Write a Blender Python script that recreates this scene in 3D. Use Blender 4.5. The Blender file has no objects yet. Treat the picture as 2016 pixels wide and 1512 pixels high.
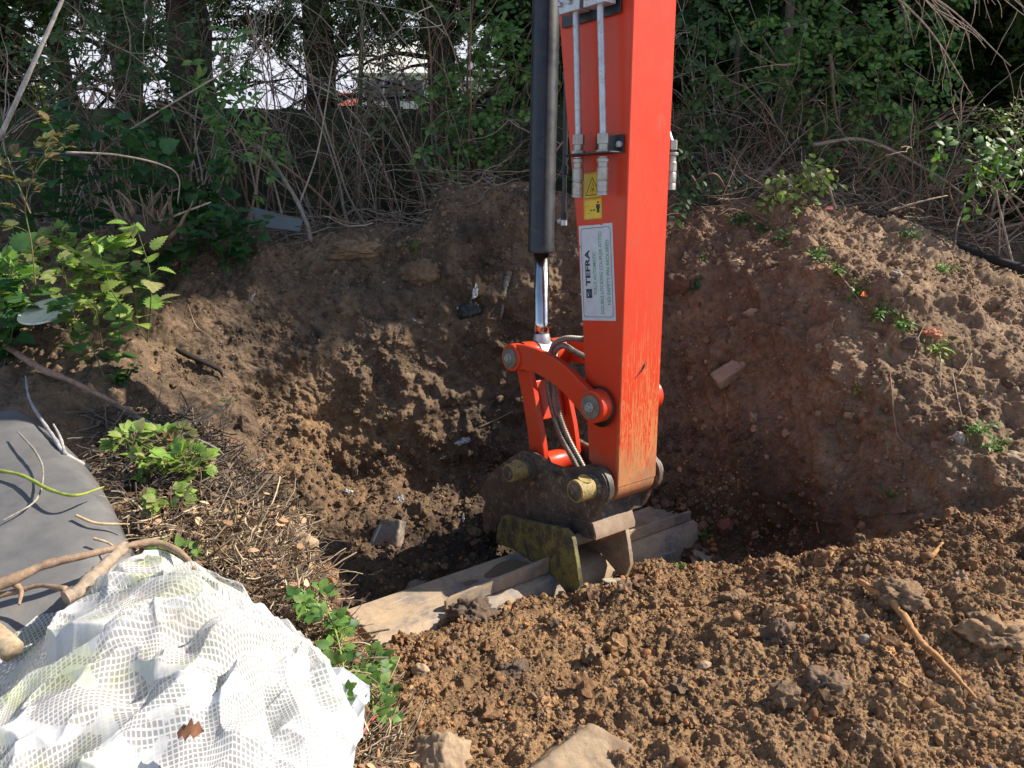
import bpy, bmesh, math, random
import numpy as np
from mathutils import Vector, Matrix
from mathutils.bvhtree import BVHTree

# ------------------------------------------------------------------ camera, sky, sun, exposure
scene = bpy.context.scene
CAM_H, PITCH, FPX = 1.6, math.radians(21.8), 1515.0
cam_data = bpy.data.cameras.new('camera')
cam = bpy.data.objects.new('camera', cam_data)
scene.collection.objects.link(cam)
cam.location = (0, 0, CAM_H)
cam.rotation_euler = (math.pi / 2 - PITCH, 0, 0)
cam_data.sensor_width = 36.0
cam_data.lens = 36.0 * FPX / 2016.0
cam_data.clip_start = 0.05
cam_data.clip_end = 2000
scene.camera = cam

SUN_EL, SUN_AZ = math.radians(39.5), math.radians(13.5)      # azimuth measured from +X towards +Y
world = bpy.data.worlds.new("World")
scene.world = world
world.use_nodes = True
wn = world.node_tree
sky = wn.nodes.new('ShaderNodeTexSky')
sky.sky_type = 'NISHITA'
sky.sun_disc = False
sky.sun_elevation = SUN_EL
sky.sun_rotation = math.pi / 2 - SUN_AZ
sky.dust_density = 0.6
sky.air_density = 1.0
sky.ozone_density = 3.0
bg = wn.nodes['Background']
bg.inputs['Strength'].default_value = 0.15
tint = wn.nodes.new('ShaderNodeMix'); tint.data_type = 'RGBA'; tint.blend_type = 'MULTIPLY'
tint.inputs[0].default_value = 1.0
tint.inputs[7].default_value = (1.0, 0.92, 0.84, 1)          # the phone's warm white balance
wn.links.new(sky.outputs[0], tint.inputs[6])
# pale haze low in the sky
tcw = wn.nodes.new('ShaderNodeTexCoord'); spw = wn.nodes.new('ShaderNodeSeparateXYZ'); wn.links.new(tcw.outputs['Generated'], spw.inputs[0])
mrw = wn.nodes.new('ShaderNodeMapRange'); mrw.inputs['From Min'].default_value = 0.45; mrw.inputs['From Max'].default_value = 0.0
mrw.inputs['To Min'].default_value = 0.0; mrw.inputs['To Max'].default_value = 0.9
wn.links.new(spw.outputs[2], mrw.inputs[0])
hz = wn.nodes.new('ShaderNodeMix'); hz.data_type = 'RGBA'
hz.inputs[7].default_value = (3.3, 3.4, 4.0, 1)
wn.links.new(mrw.outputs[0], hz.inputs[0]); wn.links.new(tint.outputs[2], hz.inputs[6])
wn.links.new(hz.outputs[2], bg.inputs['Color'])

sun_data = bpy.data.lights.new('sun', 'SUN')
sun_data.energy = 5.0
sun_data.angle = math.radians(0.55)
sun_data.color = (1.0, 0.93, 0.82)
sun = bpy.data.objects.new('sun', sun_data)
scene.collection.objects.link(sun)
SUND = Vector((math.cos(SUN_EL) * math.cos(SUN_AZ), math.cos(SUN_EL) * math.sin(SUN_AZ), math.sin(SUN_EL)))
sun.rotation_euler = SUND.to_track_quat('Z', 'Y').to_euler()
sun.location = SUND * 30
scene.view_settings.view_transform = 'Standard'
scene.view_settings.look = 'None'
scene.view_settings.exposure = 0.82
scene.view_settings.gamma = 1.0
scene.cycles.max_bounces = 6
scene.cycles.diffuse_bounces = 3
scene.cycles.transparent_max_bounces = 16
scene.cycles.sample_clamp_indirect = 6.0

rng = np.random.default_rng(11)
random.seed(5)
COL = scene.collection

# ------------------------------------------------------------------ geometry of the view, used to survey the place
CP, SP = math.cos(PITCH), math.sin(PITCH)
def ray(x, y):
    u = (np.asarray(x, float) - 1008) / FPX
    v = (756 - np.asarray(y, float)) / FPX
    return np.stack(np.broadcast_arrays(u, CP + v * SP, -SP + v * CP), -1)
def atY(x, y, Y):
    r = ray(x, y)
    return np.array([0, 0, CAM_H]) + r * (np.asarray(Y) / r[..., 1])[..., None]

# ------------------------------------------------------------------ numpy noise
_perm = np.random.default_rng(3).permutation(256)
_perm = np.concatenate([_perm, _perm, _perm])
_grad = np.random.default_rng(4).normal(size=(256, 3))
_grad /= np.linalg.norm(_grad, axis=1)[:, None]
def perlin(p):
    p = np.asarray(p, float)
    i = np.floor(p).astype(np.int64)
    f = p - i
    i &= 255
    w = f * f * f * (f * (f * 6 - 15) + 10)
    out = 0
    for dx in (0, 1):
        for dy in (0, 1):
            for dz in (0, 1):
                h = _perm[_perm[_perm[i[..., 0] + dx] + i[..., 1] + dy] + i[..., 2] + dz]
                g = _grad[h]
                d = (g[..., 0] * (f[..., 0] - dx) + g[..., 1] * (f[..., 1] - dy) + g[..., 2] * (f[..., 2] - dz))
                wx = w[..., 0] if dx else 1 - w[..., 0]
                wy = w[..., 1] if dy else 1 - w[..., 1]
                wz = w[..., 2] if dz else 1 - w[..., 2]
                out = out + d * wx * wy * wz
    return out * 1.6
def fbm(p, octaves=4, lac=2.1, gain=0.5, billow=False):
    a, s, out = 1.0, 1.0, 0
    p = np.asarray(p, float)
    for k in range(octaves):
        n = perlin(p * s + 17.3 * k)
        if billow:
            n = 0.5 - np.abs(n) * 1.6
        out = out + a * n
        a *= gain
        s *= lac
    return out

# ------------------------------------------------------------------ mesh accumulator
class MB:
    """Collects arrays of vertices and faces and links them as ONE mesh object."""
    def __init__(self):
        self.v, self.f, self.s, self.c, self.m, self.n = [], [], [], [], [], 0
    def add(self, V, F, col=None, mi=0):
        V = np.asarray(V, float).reshape(-1, 3)
        F = np.asarray(F, np.int64)
        self.v.append(V)
        self.f.append((F + self.n).ravel())
        self.s.append(np.full(len(F), F.shape[1], np.int64))
        self.m.append(np.full(len(F), mi, np.int64))
        if col is None:
            col = (1, 1, 1)
        c = np.ones((len(V), 4))
        c[:, :3] = col
        self.c.append(c)
        self.n += len(V)
        return self
    def build(self, name, mat, parent=None, smooth=True, uv=None, loc=None, thresh=None):
        V = np.concatenate(self.v)
        if loc is not None:
            V = V - np.asarray(loc)
        F = np.concatenate(self.f)
        S = np.concatenate(self.s)
        me = bpy.data.meshes.new(name)
        me.vertices.add(len(V))
        me.vertices.foreach_set('co', V.astype(np.float32).ravel())
        me.loops.add(len(F))
        me.loops.foreach_set('vertex_index', F.astype(np.int32))
        me.polygons.add(len(S))
        st = np.concatenate([[0], np.cumsum(S)[:-1]])
        me.polygons.foreach_set('loop_start', st.astype(np.int32))
        me.polygons.foreach_set('loop_total', S.astype(np.int32))
        me.polygons.foreach_set('use_smooth', np.full(len(S), smooth))
        mats = mat if isinstance(mat, (list, tuple)) else [mat]
        for m in mats:
            me.materials.append(m)
        if len(mats) > 1:
            me.polygons.foreach_set('material_index', np.concatenate(self.m).astype(np.int32))
        me.update(calc_edges=True)
        ca = me.color_attributes.new('Col', 'FLOAT_COLOR', 'POINT')
        ca.data.foreach_set('color', np.concatenate(self.c).astype(np.float32).ravel())
        if uv is not None:
            ul = me.uv_layers.new(name='UVMap')
            ul.data.foreach_set('uv', uv[F].astype(np.float32).ravel())
        o = bpy.data.objects.new(name, me)
        COL.objects.link(o)
        if parent is not None:
            o.parent = parent
        elif loc is not None:
            o.location = loc
        return o

def tag(o, label=None, cat=None, group=None, kind=None):
    if label: o['label'] = label
    if cat: o['category'] = cat
    if group: o['group'] = group
    if kind: o['kind'] = kind
    return o
def empty(name, loc=(0, 0, 0), label=None, cat=None, group=None):
    o = bpy.data.objects.new(name, None)
    o.empty_display_size = 0.1
    COL.objects.link(o)
    o.location = loc
    return tag(o, label, cat, group)

def frame_of(d):
    """Rows of rotation matrices whose first axis is d (N,3)."""
    d = d / (np.linalg.norm(d, axis=-1, keepdims=True) + 1e-9)
    up = np.zeros_like(d); up[..., 2] = 1
    bad = np.abs(d[..., 2]) > 0.97
    up[bad] = (1, 0, 0)
    s = np.cross(up, d); s /= np.linalg.norm(s, axis=-1, keepdims=True)
    t = np.cross(d, s)
    return d, s, t
def tube(pts, rad, n=6, cap=True, wob=0.0):
    pts = np.asarray(pts, float)
    k = len(pts)
    rad = np.broadcast_to(np.asarray(rad, float), (k,))
    d = np.gradient(pts, axis=0)
    d, s, t = frame_of(d)
    for i in range(1, k):                      # parallel transport keeps the tube from twisting
        a = s[i - 1] - d[i] * np.dot(s[i - 1], d[i])
        na = np.linalg.norm(a)
        if na > 1e-6:
            s[i] = a / na
            t[i] = np.cross(d[i], s[i])
    ang = np.linspace(0, 2 * np.pi, n, endpoint=False)
    r = rad[:, None] * (1 + (rng.normal(size=(k, n)) * wob if wob else 0))
    V = pts[:, None, :] + r[..., None] * (np.cos(ang)[None, :, None] * s[:, None, :] + np.sin(ang)[None, :, None] * t[:, None, :])
    V = V.reshape(-1, 3)
    i = np.arange(k - 1)[:, None] * n
    j = np.arange(n)[None, :]
    F = np.stack([i + j, i + (j + 1) % n, i + n + (j + 1) % n, i + n + j], -1).reshape(-1, 4)
    if cap:
        V = np.concatenate([V, pts[:1], pts[-1:]])
        a = k * n
        c0 = np.stack([np.full(n, a), (np.arange(n) + 1) % n, np.arange(n), np.full(n, a)], -1)
        c1 = np.stack([np.full(n, a + 1), (k - 1) * n + np.arange(n), (k - 1) * n + (np.arange(n) + 1) % n, np.full(n, a + 1)], -1)
        tri = np.concatenate([c0[:, :3], c1[:, :3]])
        return V, F, tri
    return V, F, None
def add_tube(mb, pts, rad, n=6, col=None, cap=True, wob=0.0, mi=0):
    V, F, tri = tube(pts, rad, n, cap, wob)
    base = mb.n
    mb.add(V, F, col, mi)
    if tri is not None:
        mb.f.append((tri + base).ravel()); mb.s.append(np.full(len(tri), 3, np.int64)); mb.m.append(np.full(len(tri), mi, np.int64))
def spline(ctrl, n):
    c = np.asarray(ctrl, float)
    c = np.concatenate([[2 * c[0] - c[1]], c, [2 * c[-1] - c[-2]]])
    m = len(c) - 3
    t = np.linspace(0, m - 1e-6, n)
    i = t.astype(int); f = (t - i)[:, None]
    p0, p1, p2, p3 = c[i], c[i + 1], c[i + 2], c[i + 3]
    return 0.5 * ((2 * p1) + (-p0 + p2) * f + (2 * p0 - 5 * p1 + 4 * p2 - p3) * f ** 2 + (-p0 + 3 * p1 - 3 * p2 + p3) * f ** 3)
def scatter(mb, T, F, pos, x, zhint, scale, col=None, mi=0):
    """Place template T (K,3) at pos (N,3): template x axis along x (N,3), z axis near zhint (N,3)."""
    N = len(pos)
    if N == 0: return
    x = x / (np.linalg.norm(x, axis=1, keepdims=True) + 1e-9)
    y = np.cross(zhint, x); y /= (np.linalg.norm(y, axis=1, keepdims=True) + 1e-9)
    z = np.cross(x, y)
    sc = np.asarray(scale, float)
    if sc.ndim == 1: sc = np.repeat(sc[:, None], 3, 1)
    TS = T[None] * sc[:, None, :]
    V = pos[:, None] + TS[..., 0:1] * x[:, None] + TS[..., 1:2] * y[:, None] + TS[..., 2:3] * z[:, None]
    K = len(T)
    FF = (F[None] + (np.arange(N) * K)[:, None, None]).reshape(-1, F.shape[1])
    c = None
    if col is not None:
        c = np.repeat(np.asarray(col), K, axis=0)
    mb.add(V.reshape(-1, 3), FF, c, mi)
def rdir(n, r=rng):
    v = r.normal(size=(n, 3))
    return v / np.linalg.norm(v, axis=1, keepdims=True)

# ------------------------------------------------------------------ materials
def newmat(name):
    m = bpy.data.materials.new(name)
    m.use_nodes = True
    nt = m.node_tree
    b = nt.nodes['Principled BSDF']
    return m, nt, b
def nd(nt, t, **kw):
    n = nt.nodes.new(t)
    for k, v in kw.items():
        if k in n.inputs.keys() if isinstance(k, str) else False:
            n.inputs[k].default_value = v
        else:
            setattr(n, k, v)
    return n
def noise(nt, vec, scale, detail=4, rough=0.6, dist=0.0):
    n = nt.nodes.new('ShaderNodeTexNoise')
    n.inputs['Scale'].default_value = scale
    n.inputs['Detail'].default_value = detail
    n.inputs['Roughness'].default_value = rough
    n.inputs['Distortion'].default_value = dist
    if vec is not None: nt.links.new(vec, n.inputs['Vector'])
    return n.outputs['Fac']
def ramp(nt, fac, stops):
    r = nt.nodes.new('ShaderNodeValToRGB')
    el = r.color_ramp.elements
    while len(el) < len(stops): el.new(0.5)
    for e, (p, c) in zip(el, stops):
        e.position = p
        e.color = (*c, 1) if len(c) == 3 else c
    nt.links.new(fac, r.inputs[0])
    return r.outputs[0]
def g(v): return (v, v, v)
def mix(nt, fac, a, b, mode='MIX'):
    m = nt.nodes.new('ShaderNodeMix')
    m.data_type = 'RGBA'; m.blend_type = mode
    for k, val in ((0, fac), (6, a), (7, b)):
        sock = m.inputs[k]
        if isinstance(val, bpy.types.NodeSocket): nt.links.new(val, sock)
        elif isinstance(val, (int, float)): sock.default_value = val if k == 0 else (val, val, val, 1)
        else: sock.default_value = (*val, 1) if len(val) == 3 else val
    return m.outputs[2]
def mth(nt, op, a, b=None, clamp=False):
    m = nt.nodes.new('ShaderNodeMath'); m.operation = op; m.use_clamp = clamp
    for i, val in enumerate((a, b)):
        if val is None: continue
        if isinstance(val, bpy.types.NodeSocket): nt.links.new(val, m.inputs[i])
        else: m.inputs[i].default_value = val
    return m.outputs[0]
def bump(nt, h, strength, dist=0.01, nrm=None):
    b = nt.nodes.new('ShaderNodeBump')
    b.inputs['Strength'].default_value = strength
    b.inputs['Distance'].default_value = dist
    nt.links.new(h, b.inputs['Height'])
    if nrm is not None: nt.links.new(nrm, b.inputs['Normal'])
    return b.outputs[0]
def ocoord(nt, kind='Object'):
    return nt.nodes.new('ShaderNodeTexCoord').outputs[kind]
def attr(nt):
    a = nt.nodes.new('ShaderNodeVertexColor'); a.layer_name = 'Col'
    return a.outputs[0]

def soil_material():
    """Earth; the vertex colour holds painted shade and the kind of soil (R: shade painted into the pit, G: dry tan crust, B: damp dark topsoil)."""
    m, nt, b = newmat('soil')
    c = nt.nodes.new('ShaderNodeNewGeometry').outputs['Position']
    sep = nt.nodes.new('ShaderNodeSeparateColor'); nt.links.new(attr(nt), sep.inputs[0])
    n1 = noise(nt, c, 3.0, 5, 0.65, 0.4)
    n2 = noise(nt, c, 26, 6, 0.7)
    n3 = noise(nt, c, 170, 3, 0.7)
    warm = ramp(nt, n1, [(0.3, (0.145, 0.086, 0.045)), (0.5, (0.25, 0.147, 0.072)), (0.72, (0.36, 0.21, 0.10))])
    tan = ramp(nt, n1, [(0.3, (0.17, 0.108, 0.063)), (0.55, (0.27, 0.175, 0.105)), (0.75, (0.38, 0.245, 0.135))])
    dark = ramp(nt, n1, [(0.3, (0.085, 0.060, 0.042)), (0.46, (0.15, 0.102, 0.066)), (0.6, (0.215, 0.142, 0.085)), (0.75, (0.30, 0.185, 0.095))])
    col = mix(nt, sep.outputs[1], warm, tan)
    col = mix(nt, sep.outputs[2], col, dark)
    col = mix(nt, sep.outputs[0], col, mix(nt, 1.0, col, (0.34, 0.32, 0.31), 'MULTIPLY'))  # red channel darkens the soil colour to deepen the pit's shade
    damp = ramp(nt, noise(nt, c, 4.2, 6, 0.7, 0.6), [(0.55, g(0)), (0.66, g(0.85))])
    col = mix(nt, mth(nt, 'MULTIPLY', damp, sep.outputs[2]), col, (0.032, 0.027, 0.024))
    f2 = ramp(nt, n2, [(0.25, g(0.5)), (0.5, g(1.0)), (0.8, g(1.4))])
    col = mix(nt, 1.0, col, f2, 'MULTIPLY')
    f3 = ramp(nt, n3, [(0.3, g(0.62)), (0.5, g(1.0)), (0.72, g(1.25))])
    col = mix(nt, 1.0, col, f3, 'MULTIPLY')
    # pale grit and tiny stones pressed in the face
    vo = nt.nodes.new('ShaderNodeTexVoronoi'); vo.inputs['Scale'].default_value = 42
    nt.links.new(c, vo.inputs['Vector'])
    grit = ramp(nt, vo.outputs['Distance'], [(0.10, g(1)), (0.16, g(0))])
    sc2 = nt.nodes.new('ShaderNodeSeparateColor'); nt.links.new(vo.outputs['Color'], sc2.inputs[0])
    pick = ramp(nt, sc2.outputs[0], [(0.80, g(0)), (0.82, g(1))])
    gm = mth(nt, 'MULTIPLY', grit, pick)
    gcol = mix(nt, sc2.outputs[1], (0.22, 0.16, 0.11), (0.42, 0.38, 0.33))
    col = mix(nt, mth(nt, 'MULTIPLY', gm, 0.8), col, gcol)
    nt.links.new(col, b.inputs['Base Color'])
    rr = ramp(nt, noise(nt, c, 2.2, 3, 0.5), [(0.35, g(0.98)), (0.7, g(0.78))])
    nt.links.new(rr, b.inputs['Roughness'])
    b.inputs['Specular IOR Level'].default_value = 0.25
    h = mth(nt, 'ADD', mth(nt, 'MULTIPLY', n2, 1.4), mth(nt, 'MULTIPLY', noise(nt, c, 320, 3, 0.7), 0.25))
    h = mth(nt, 'ADD', h, mth(nt, 'MULTIPLY', n3, 0.55))
    nt.links.new(bump(nt, h, 0.8, 0.012), b.inputs['Normal'])
    return m
SOIL = soil_material()

def clod_material(name='clod', gloss=0.9):
    m, nt, b = newmat(name)
    c = nt.nodes.new('ShaderNodeNewGeometry').outputs['Position']
    n = noise(nt, c, 90, 5, 0.7)
    col = mix(nt, 1.0, attr(nt), ramp(nt, n, [(0.25, g(0.55)), (0.5, g(1.0)), (0.75, g(1.35))]), 'MULTIPLY')
    big = ramp(nt, noise(nt, c, 4.5, 4, 0.6), [(0.34, (.62, .60, .58)), (0.5, (1, 1, 1)), (0.68, (1.30, 1.22, 1.08))])
    col = mix(nt, 1.0, col, big, 'MULTIPLY')
    nt.links.new(col, b.inputs['Base Color'])
    b.inputs['Roughness'].default_value = gloss
    b.inputs['Specular IOR Level'].default_value = 0.25
    nt.links.new(bump(nt, noise(nt, c, 260, 4, 0.75), 0.7, 0.006), b.inputs['Normal'])
    return m
CLOD = clod_material()
# ------------------------------------------------------------------ the dug ground: one sheet from the camera's feet to beyond the fence
# columns across, rows from near to far; each entry (y, Y) surveys a visible point, ('z', Y, z, y) gives a hidden one by height
def K(y):
    r = ray(1008, y); return r[2] / r[1]
def zz(y, z): return (y, (z - CAM_H) / K(y))         # visible row y at height z
T = {
 -600: [zz(2500, .1), zz(1512, .28), zz(1300, .30), zz(1120, .32), zz(960, .34), zz(860, .37), zz(780, .42), (700, 3.2), (620, 3.55), (540, 3.95), (480, 4.4)],
 -60:  [zz(2500, .05), zz(1512, .24), zz(1300, .27), zz(1120, .29), zz(960, .31), zz(860, .34), zz(780, .38), (700, 3.2), (620, 3.55), (540, 3.95), (470, 4.4)],
 230:  [zz(2500, .05), zz(1512, .24), zz(1300, .26), zz(1120, .28), zz(960, .30), zz(880, .31), zz(800, .33), (710, 3.25), (620, 3.65), (540, 4.0), (470, 4.45)],
 330:  [zz(2500, .05), zz(1512, .22), zz(1300, .25), zz(1120, .27), zz(980, .29), zz(860, .27), (815, 3.10), (720, 3.4), (620, 3.72), (550, 4.0), (500, 4.3)],
 450:  [zz(2500, .05), zz(1512, .20), zz(1350, .22), zz(1120, .24), zz(950, .26), ('b', 3.05, -.05), (850, 3.50), (730, 3.68), (640, 3.86), (560, 4.08), (490, 4.35)],
 590:  [zz(2500, .05), zz(1512, .18), zz(1350, .19), zz(1180, .18), zz(1030, .15), ('b', 2.75, -.42), (985, 3.42), (860, 3.72), (720, 3.90), (590, 4.12), (485, 4.38)],
 668:  [zz(2500, .03), zz(1512, .15), zz(1430, .14), zz(1340, .10), zz(1240, .0), ('b', 2.22, -.52), (1130, 2.98), (940, 3.72), (760, 3.90), (600, 4.15), (475, 4.40)],
 752:  [zz(2500, .02), zz(1512, .07), zz(1450, .02), zz(1385, -.12), zz(1290, -.30), ('b', 2.35, -.62), (1140, 3.00), (950, 3.75), (760, 3.96), (600, 4.18), (465, 4.42)],
 820:  [zz(2500, .02), zz(1512, .05), zz(1440, .0), zz(1345, -.12), zz(1240, -.30), ('b', 2.45, -.68), (1125, 3.04), (950, 3.77), (750, 3.98), (590, 4.20), (462, 4.42)],
 870:  [zz(2500, .02), zz(1512, .04), zz(1430, -.03), zz(1330, -.15), zz(1222, -.32), ('b', 2.52, -.70), (1110, 3.08), (950, 3.78), (740, 4.02), (560, 4.26), (385, 4.60)],
 1020: [zz(2500, .02), zz(1512, .03), zz(1400, -.05), zz(1285, -.19), zz(1174, -.37), ('b', 2.74, -.74), (1070, 3.25), (930, 3.80), (700, 4.10), (530, 4.30), (375, 4.60)],
 1140: [zz(2500, .02), zz(1512, .04), zz(1390, -.03), zz(1270, -.17), zz(1154, -.39), ('b', 2.85, -.76), (1080, 3.30), (930, 3.78), (700, 4.08), (530, 4.28), (395, 4.55)],
 1280: [zz(2500, .02), zz(1512, .05), zz(1380, 0.0), zz(1240, -.16), zz(1100, -.44), ('b', 2.98, -.72), (1045, 3.40), (900, 3.72), (700, 3.98), (530, 4.20), (402, 4.45)],
 1400: [zz(2500, .02), zz(1512, .05), zz(1370, .03), zz(1220, -.10), zz(1095, -.38), ('b', 3.00, -.60), (1060, 3.22), (900, 3.52), (700, 3.80), (530, 4.08), (400, 4.42)],
 1520: [zz(2500, .02), zz(1512, .05), zz(1360, .06), zz(1210, .00), zz(1100, -.22), ('b', 2.90, -.52), (1062, 3.10), (900, 3.32), (700, 3.56), (525, 3.90), (402, 4.40)],
 1650: [zz(2500, .02), zz(1512, .04), zz(1360, .08), zz(1200, .07), zz(1070, -.03), ('b', 2.72, -.36), (1045, 2.92), (900, 3.10), (690, 3.34), (525, 3.62), (410, 4.30)],
 1760: [zz(2500, .02), zz(1512, .02), zz(1360, .08), zz(1190, .10), zz(1050, .04), ('b', 2.66, -.18), (1030, 2.80), (900, 2.96), (720, 3.18), (570, 3.48), (448, 4.15)],
 1880: [zz(2500, .02), zz(1512, -.02), zz(1370, .06), zz(1190, .12), zz(1040, .09), ('b', 2.62, -.02), (1005, 2.70), (890, 2.86), (750, 3.12), (620, 3.50), (512, 4.02)],
 2016: [zz(2500, .02), zz(1512, -.05), zz(1390, .02), zz(1190, .13), zz(1030, .12), ('b', 2.60, .06), (980, 2.66), (870, 2.86), (760, 3.10), (660, 3.45), (575, 3.85)],
 2130: [zz(2500, .02), zz(1512, -.06), zz(1400, -.01), zz(1190, .13), zz(1020, .13), ('b', 2.60, .10), (960, 2.70), (860, 2.90), (770, 3.12), (690, 3.42), (620, 3.75)],
 2600: [zz(2500, .02), zz(1512, -.06), zz(1400, -.01), zz(1190, .13), zz(1020, .14), ('b', 2.60, .12), (960, 2.70), (870, 2.90), (790, 3.12), (720, 3.42), (660, 3.7)],
}
xs = np.array(sorted(T))
ctrl = []
for x in xs:
    colp = []
    last_y = 1500
    for e in T[x]:
        if e[0] == 'b':
            Y, z = e[1], e[2]
            # lateral position from the column's own ray at that height
            k = (z - CAM_H) / Y
            v = (k * CP + SP) / (CP - k * SP)
            yp = 756 - v * FPX
            colp.append(atY(x, yp, Y))
        else:
            colp.append(atY(x, e[0], e[1]))
    c = colp[-1]
    u = c[0] / c[1]
    back = 0.50 if x > 1250 else 0.45
    colp.append(np.array([c[0] + u * .35, c[1] + .35, c[2] - .02]))
    colp.append(np.array([c[0] + u * .9, c[1] + .9, c[2] - .18]))
    colp.append(np.array([u * 6.6, 6.6, back]))
    colp.append(np.array([u * 10.0, 10.0, back - .1]))
    ctrl.append(colp)
ctrl = np.array(ctrl)                               # (ncol, nrow, 3)
NCR = ctrl.shape[1]
segn = [60, 150, 130, 130, 70, 40, 130, 110, 120, 110, 40, 50, 30, 12]     # fine rows per segment
rowt = np.concatenate([np.linspace(i, i + 1, n, endpoint=False) for i, n in enumerate(segn)] + [[NCR - 1]])
colx = np.concatenate([np.linspace(-600, -60, 60, endpoint=False), np.linspace(-60, 2090, 1180, endpoint=False), np.linspace(2090, 2600, 50)])
def lerp_axis(A, t, axis):
    i = np.clip(t.astype(int), 0, A.shape[axis] - 2); f = t - i
    a = np.take(A, i, axis=axis); b = np.take(A, i + 1, axis=axis)
    sh = [1] * A.ndim; sh[axis] = len(t)
    f = f.reshape(sh)
    return a * (1 - f) + b * f
def smooth_axis(A, k, axis):
    pad = [(0, 0)] * A.ndim; pad[axis] = (k, k)
    B = np.pad(A, pad, mode='edge')
    c = np.cumsum(B, axis=axis)
    n = A.shape[axis]
    hi = np.take(c, np.arange(2 * k, 2 * k + n), axis=axis)
    lo = np.take(c, np.arange(0, n), axis=axis)
    return (hi - lo) / (2 * k)
ct = np.interp(colx, xs, np.arange(len(xs)))
G0 = lerp_axis(lerp_axis(ctrl, rowt, 1), ct, 0)      # (NC, NR, 3)
for k in (12, 7):
    G0 = smooth_axis(G0, k, 1)
for k in (9, 8):
    G0 = smooth_axis(G0, k, 0)
NC, NR = G0.shape[:2]
du = np.gradient(G0, axis=0); dv = np.gradient(G0, axis=1)
Nn = np.cross(du, dv); Nn /= np.linalg.norm(Nn, axis=-1, keepdims=True) + 1e-9
RT = np.broadcast_to(rowt[None, :], (NC, NR))
CX = np.broadcast_to(colx[:, None], (NC, NR))
def sstep(a, b, x):
    t = np.clip((x - a) / (b - a), 0, 1); return t * t * (3 - 2 * t)
wall = sstep(5.3, 6.3, RT) * (1 - sstep(10.0, 11.2, RT))
left = 1 - sstep(540, 770, CX + 120 * sstep(0, 3, RT) * 0 - 60 * sstep(3.5, 1, RT))
leftbank = left * (1 - sstep(4.6, 5.6, RT))
fore = (1 - sstep(4.4, 5.4, RT)) * (1 - left)
moundtop = sstep(1380, 1650, CX) * sstep(8.0, 9.6, RT)
# big shapes, lumps, crumbs
d1 = fbm(G0 * 2.3, 3) * (0.035 + 0.02 * wall)
# vertical slump flutes on the cut faces
d1 += wall * fbm(np.stack([G0[..., 0] * 5, G0[..., 1] * 3, G0[..., 2] * 1.3], -1), 3) * 0.028
b1 = -fbm(G0 * 9, 3, billow=True)
d2 = b1 * (0.020 + 0.006 * fore) * (1 - .5 * leftbank) * (1 + .1 * wall)
warp = G0 * 26 + 0.6 * fbm(G0 * 8, 2)[..., None]
d3 = -fbm(warp, 3, billow=True) * (0.0062 + 0.0035 * fore) * (1 - .1 * wall)
d4 = fbm(G0 * 75, 2) * 0.0030
lobe = np.clip(fbm(G0 * 4.6 + 31, 3), 0, 1) * wall * 0.07          # bulging clods that overhang a little
d2 = d2 + lobe
disp = d1 + d2 + d3 + d4
near_fade = sstep(0.0, 0.8, RT)
# tyre-flattened strip at the bottom right corner and smoother far ground
disp = disp * (0.4 + 0.6 * near_fade) * (1 - 0.5 * sstep(11, 12, RT))
G = G0 + Nn * disp[..., None]
# soil kinds, plus shade painted into the pit
n_z = fbm(G0 * 1.7, 3)
pit_shade = 0.95 * np.exp(-((CX - 960) / 120) ** 2 - ((RT - 8.0) / 1.3) ** 2) + .6 * sstep(4.8, 5.2, RT) * (1 - sstep(6.3, 7.2, RT)) * (1 - left) * (1 - sstep(1650, 1850, CX)) + .45 * sstep(1300, 1400, CX) * (1 - sstep(1600, 1750, CX)) * sstep(4.8, 5.4, RT) * (1 - sstep(6.3, 7.6, RT))
orange = np.clip(pit_shade * (1 + .8 * n_z), 0, 1)  # painted shade behind the arm, on the pit floor and right wall foot
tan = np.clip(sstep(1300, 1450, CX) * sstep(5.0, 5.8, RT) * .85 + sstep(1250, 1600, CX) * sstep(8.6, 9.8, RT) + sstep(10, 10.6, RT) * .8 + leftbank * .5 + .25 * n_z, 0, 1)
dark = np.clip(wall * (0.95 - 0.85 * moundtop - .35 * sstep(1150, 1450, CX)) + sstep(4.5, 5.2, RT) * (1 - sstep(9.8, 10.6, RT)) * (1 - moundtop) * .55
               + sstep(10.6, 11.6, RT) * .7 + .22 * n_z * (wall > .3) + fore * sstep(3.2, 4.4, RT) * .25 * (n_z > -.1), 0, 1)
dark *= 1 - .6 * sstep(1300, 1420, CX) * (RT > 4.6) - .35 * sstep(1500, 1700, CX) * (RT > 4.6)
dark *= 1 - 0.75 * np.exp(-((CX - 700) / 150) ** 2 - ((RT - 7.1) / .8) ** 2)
tb = MB()
ii, jj = np.meshgrid(np.arange(NC - 1), np.arange(NR - 1), indexing='ij')
q = (ii * NR + jj).ravel()
FQ = np.stack([q, q + NR, q + NR + 1, q + 1], -1)
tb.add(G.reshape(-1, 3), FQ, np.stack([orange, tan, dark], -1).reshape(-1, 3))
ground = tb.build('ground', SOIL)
tag(ground, kind='structure')

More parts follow.
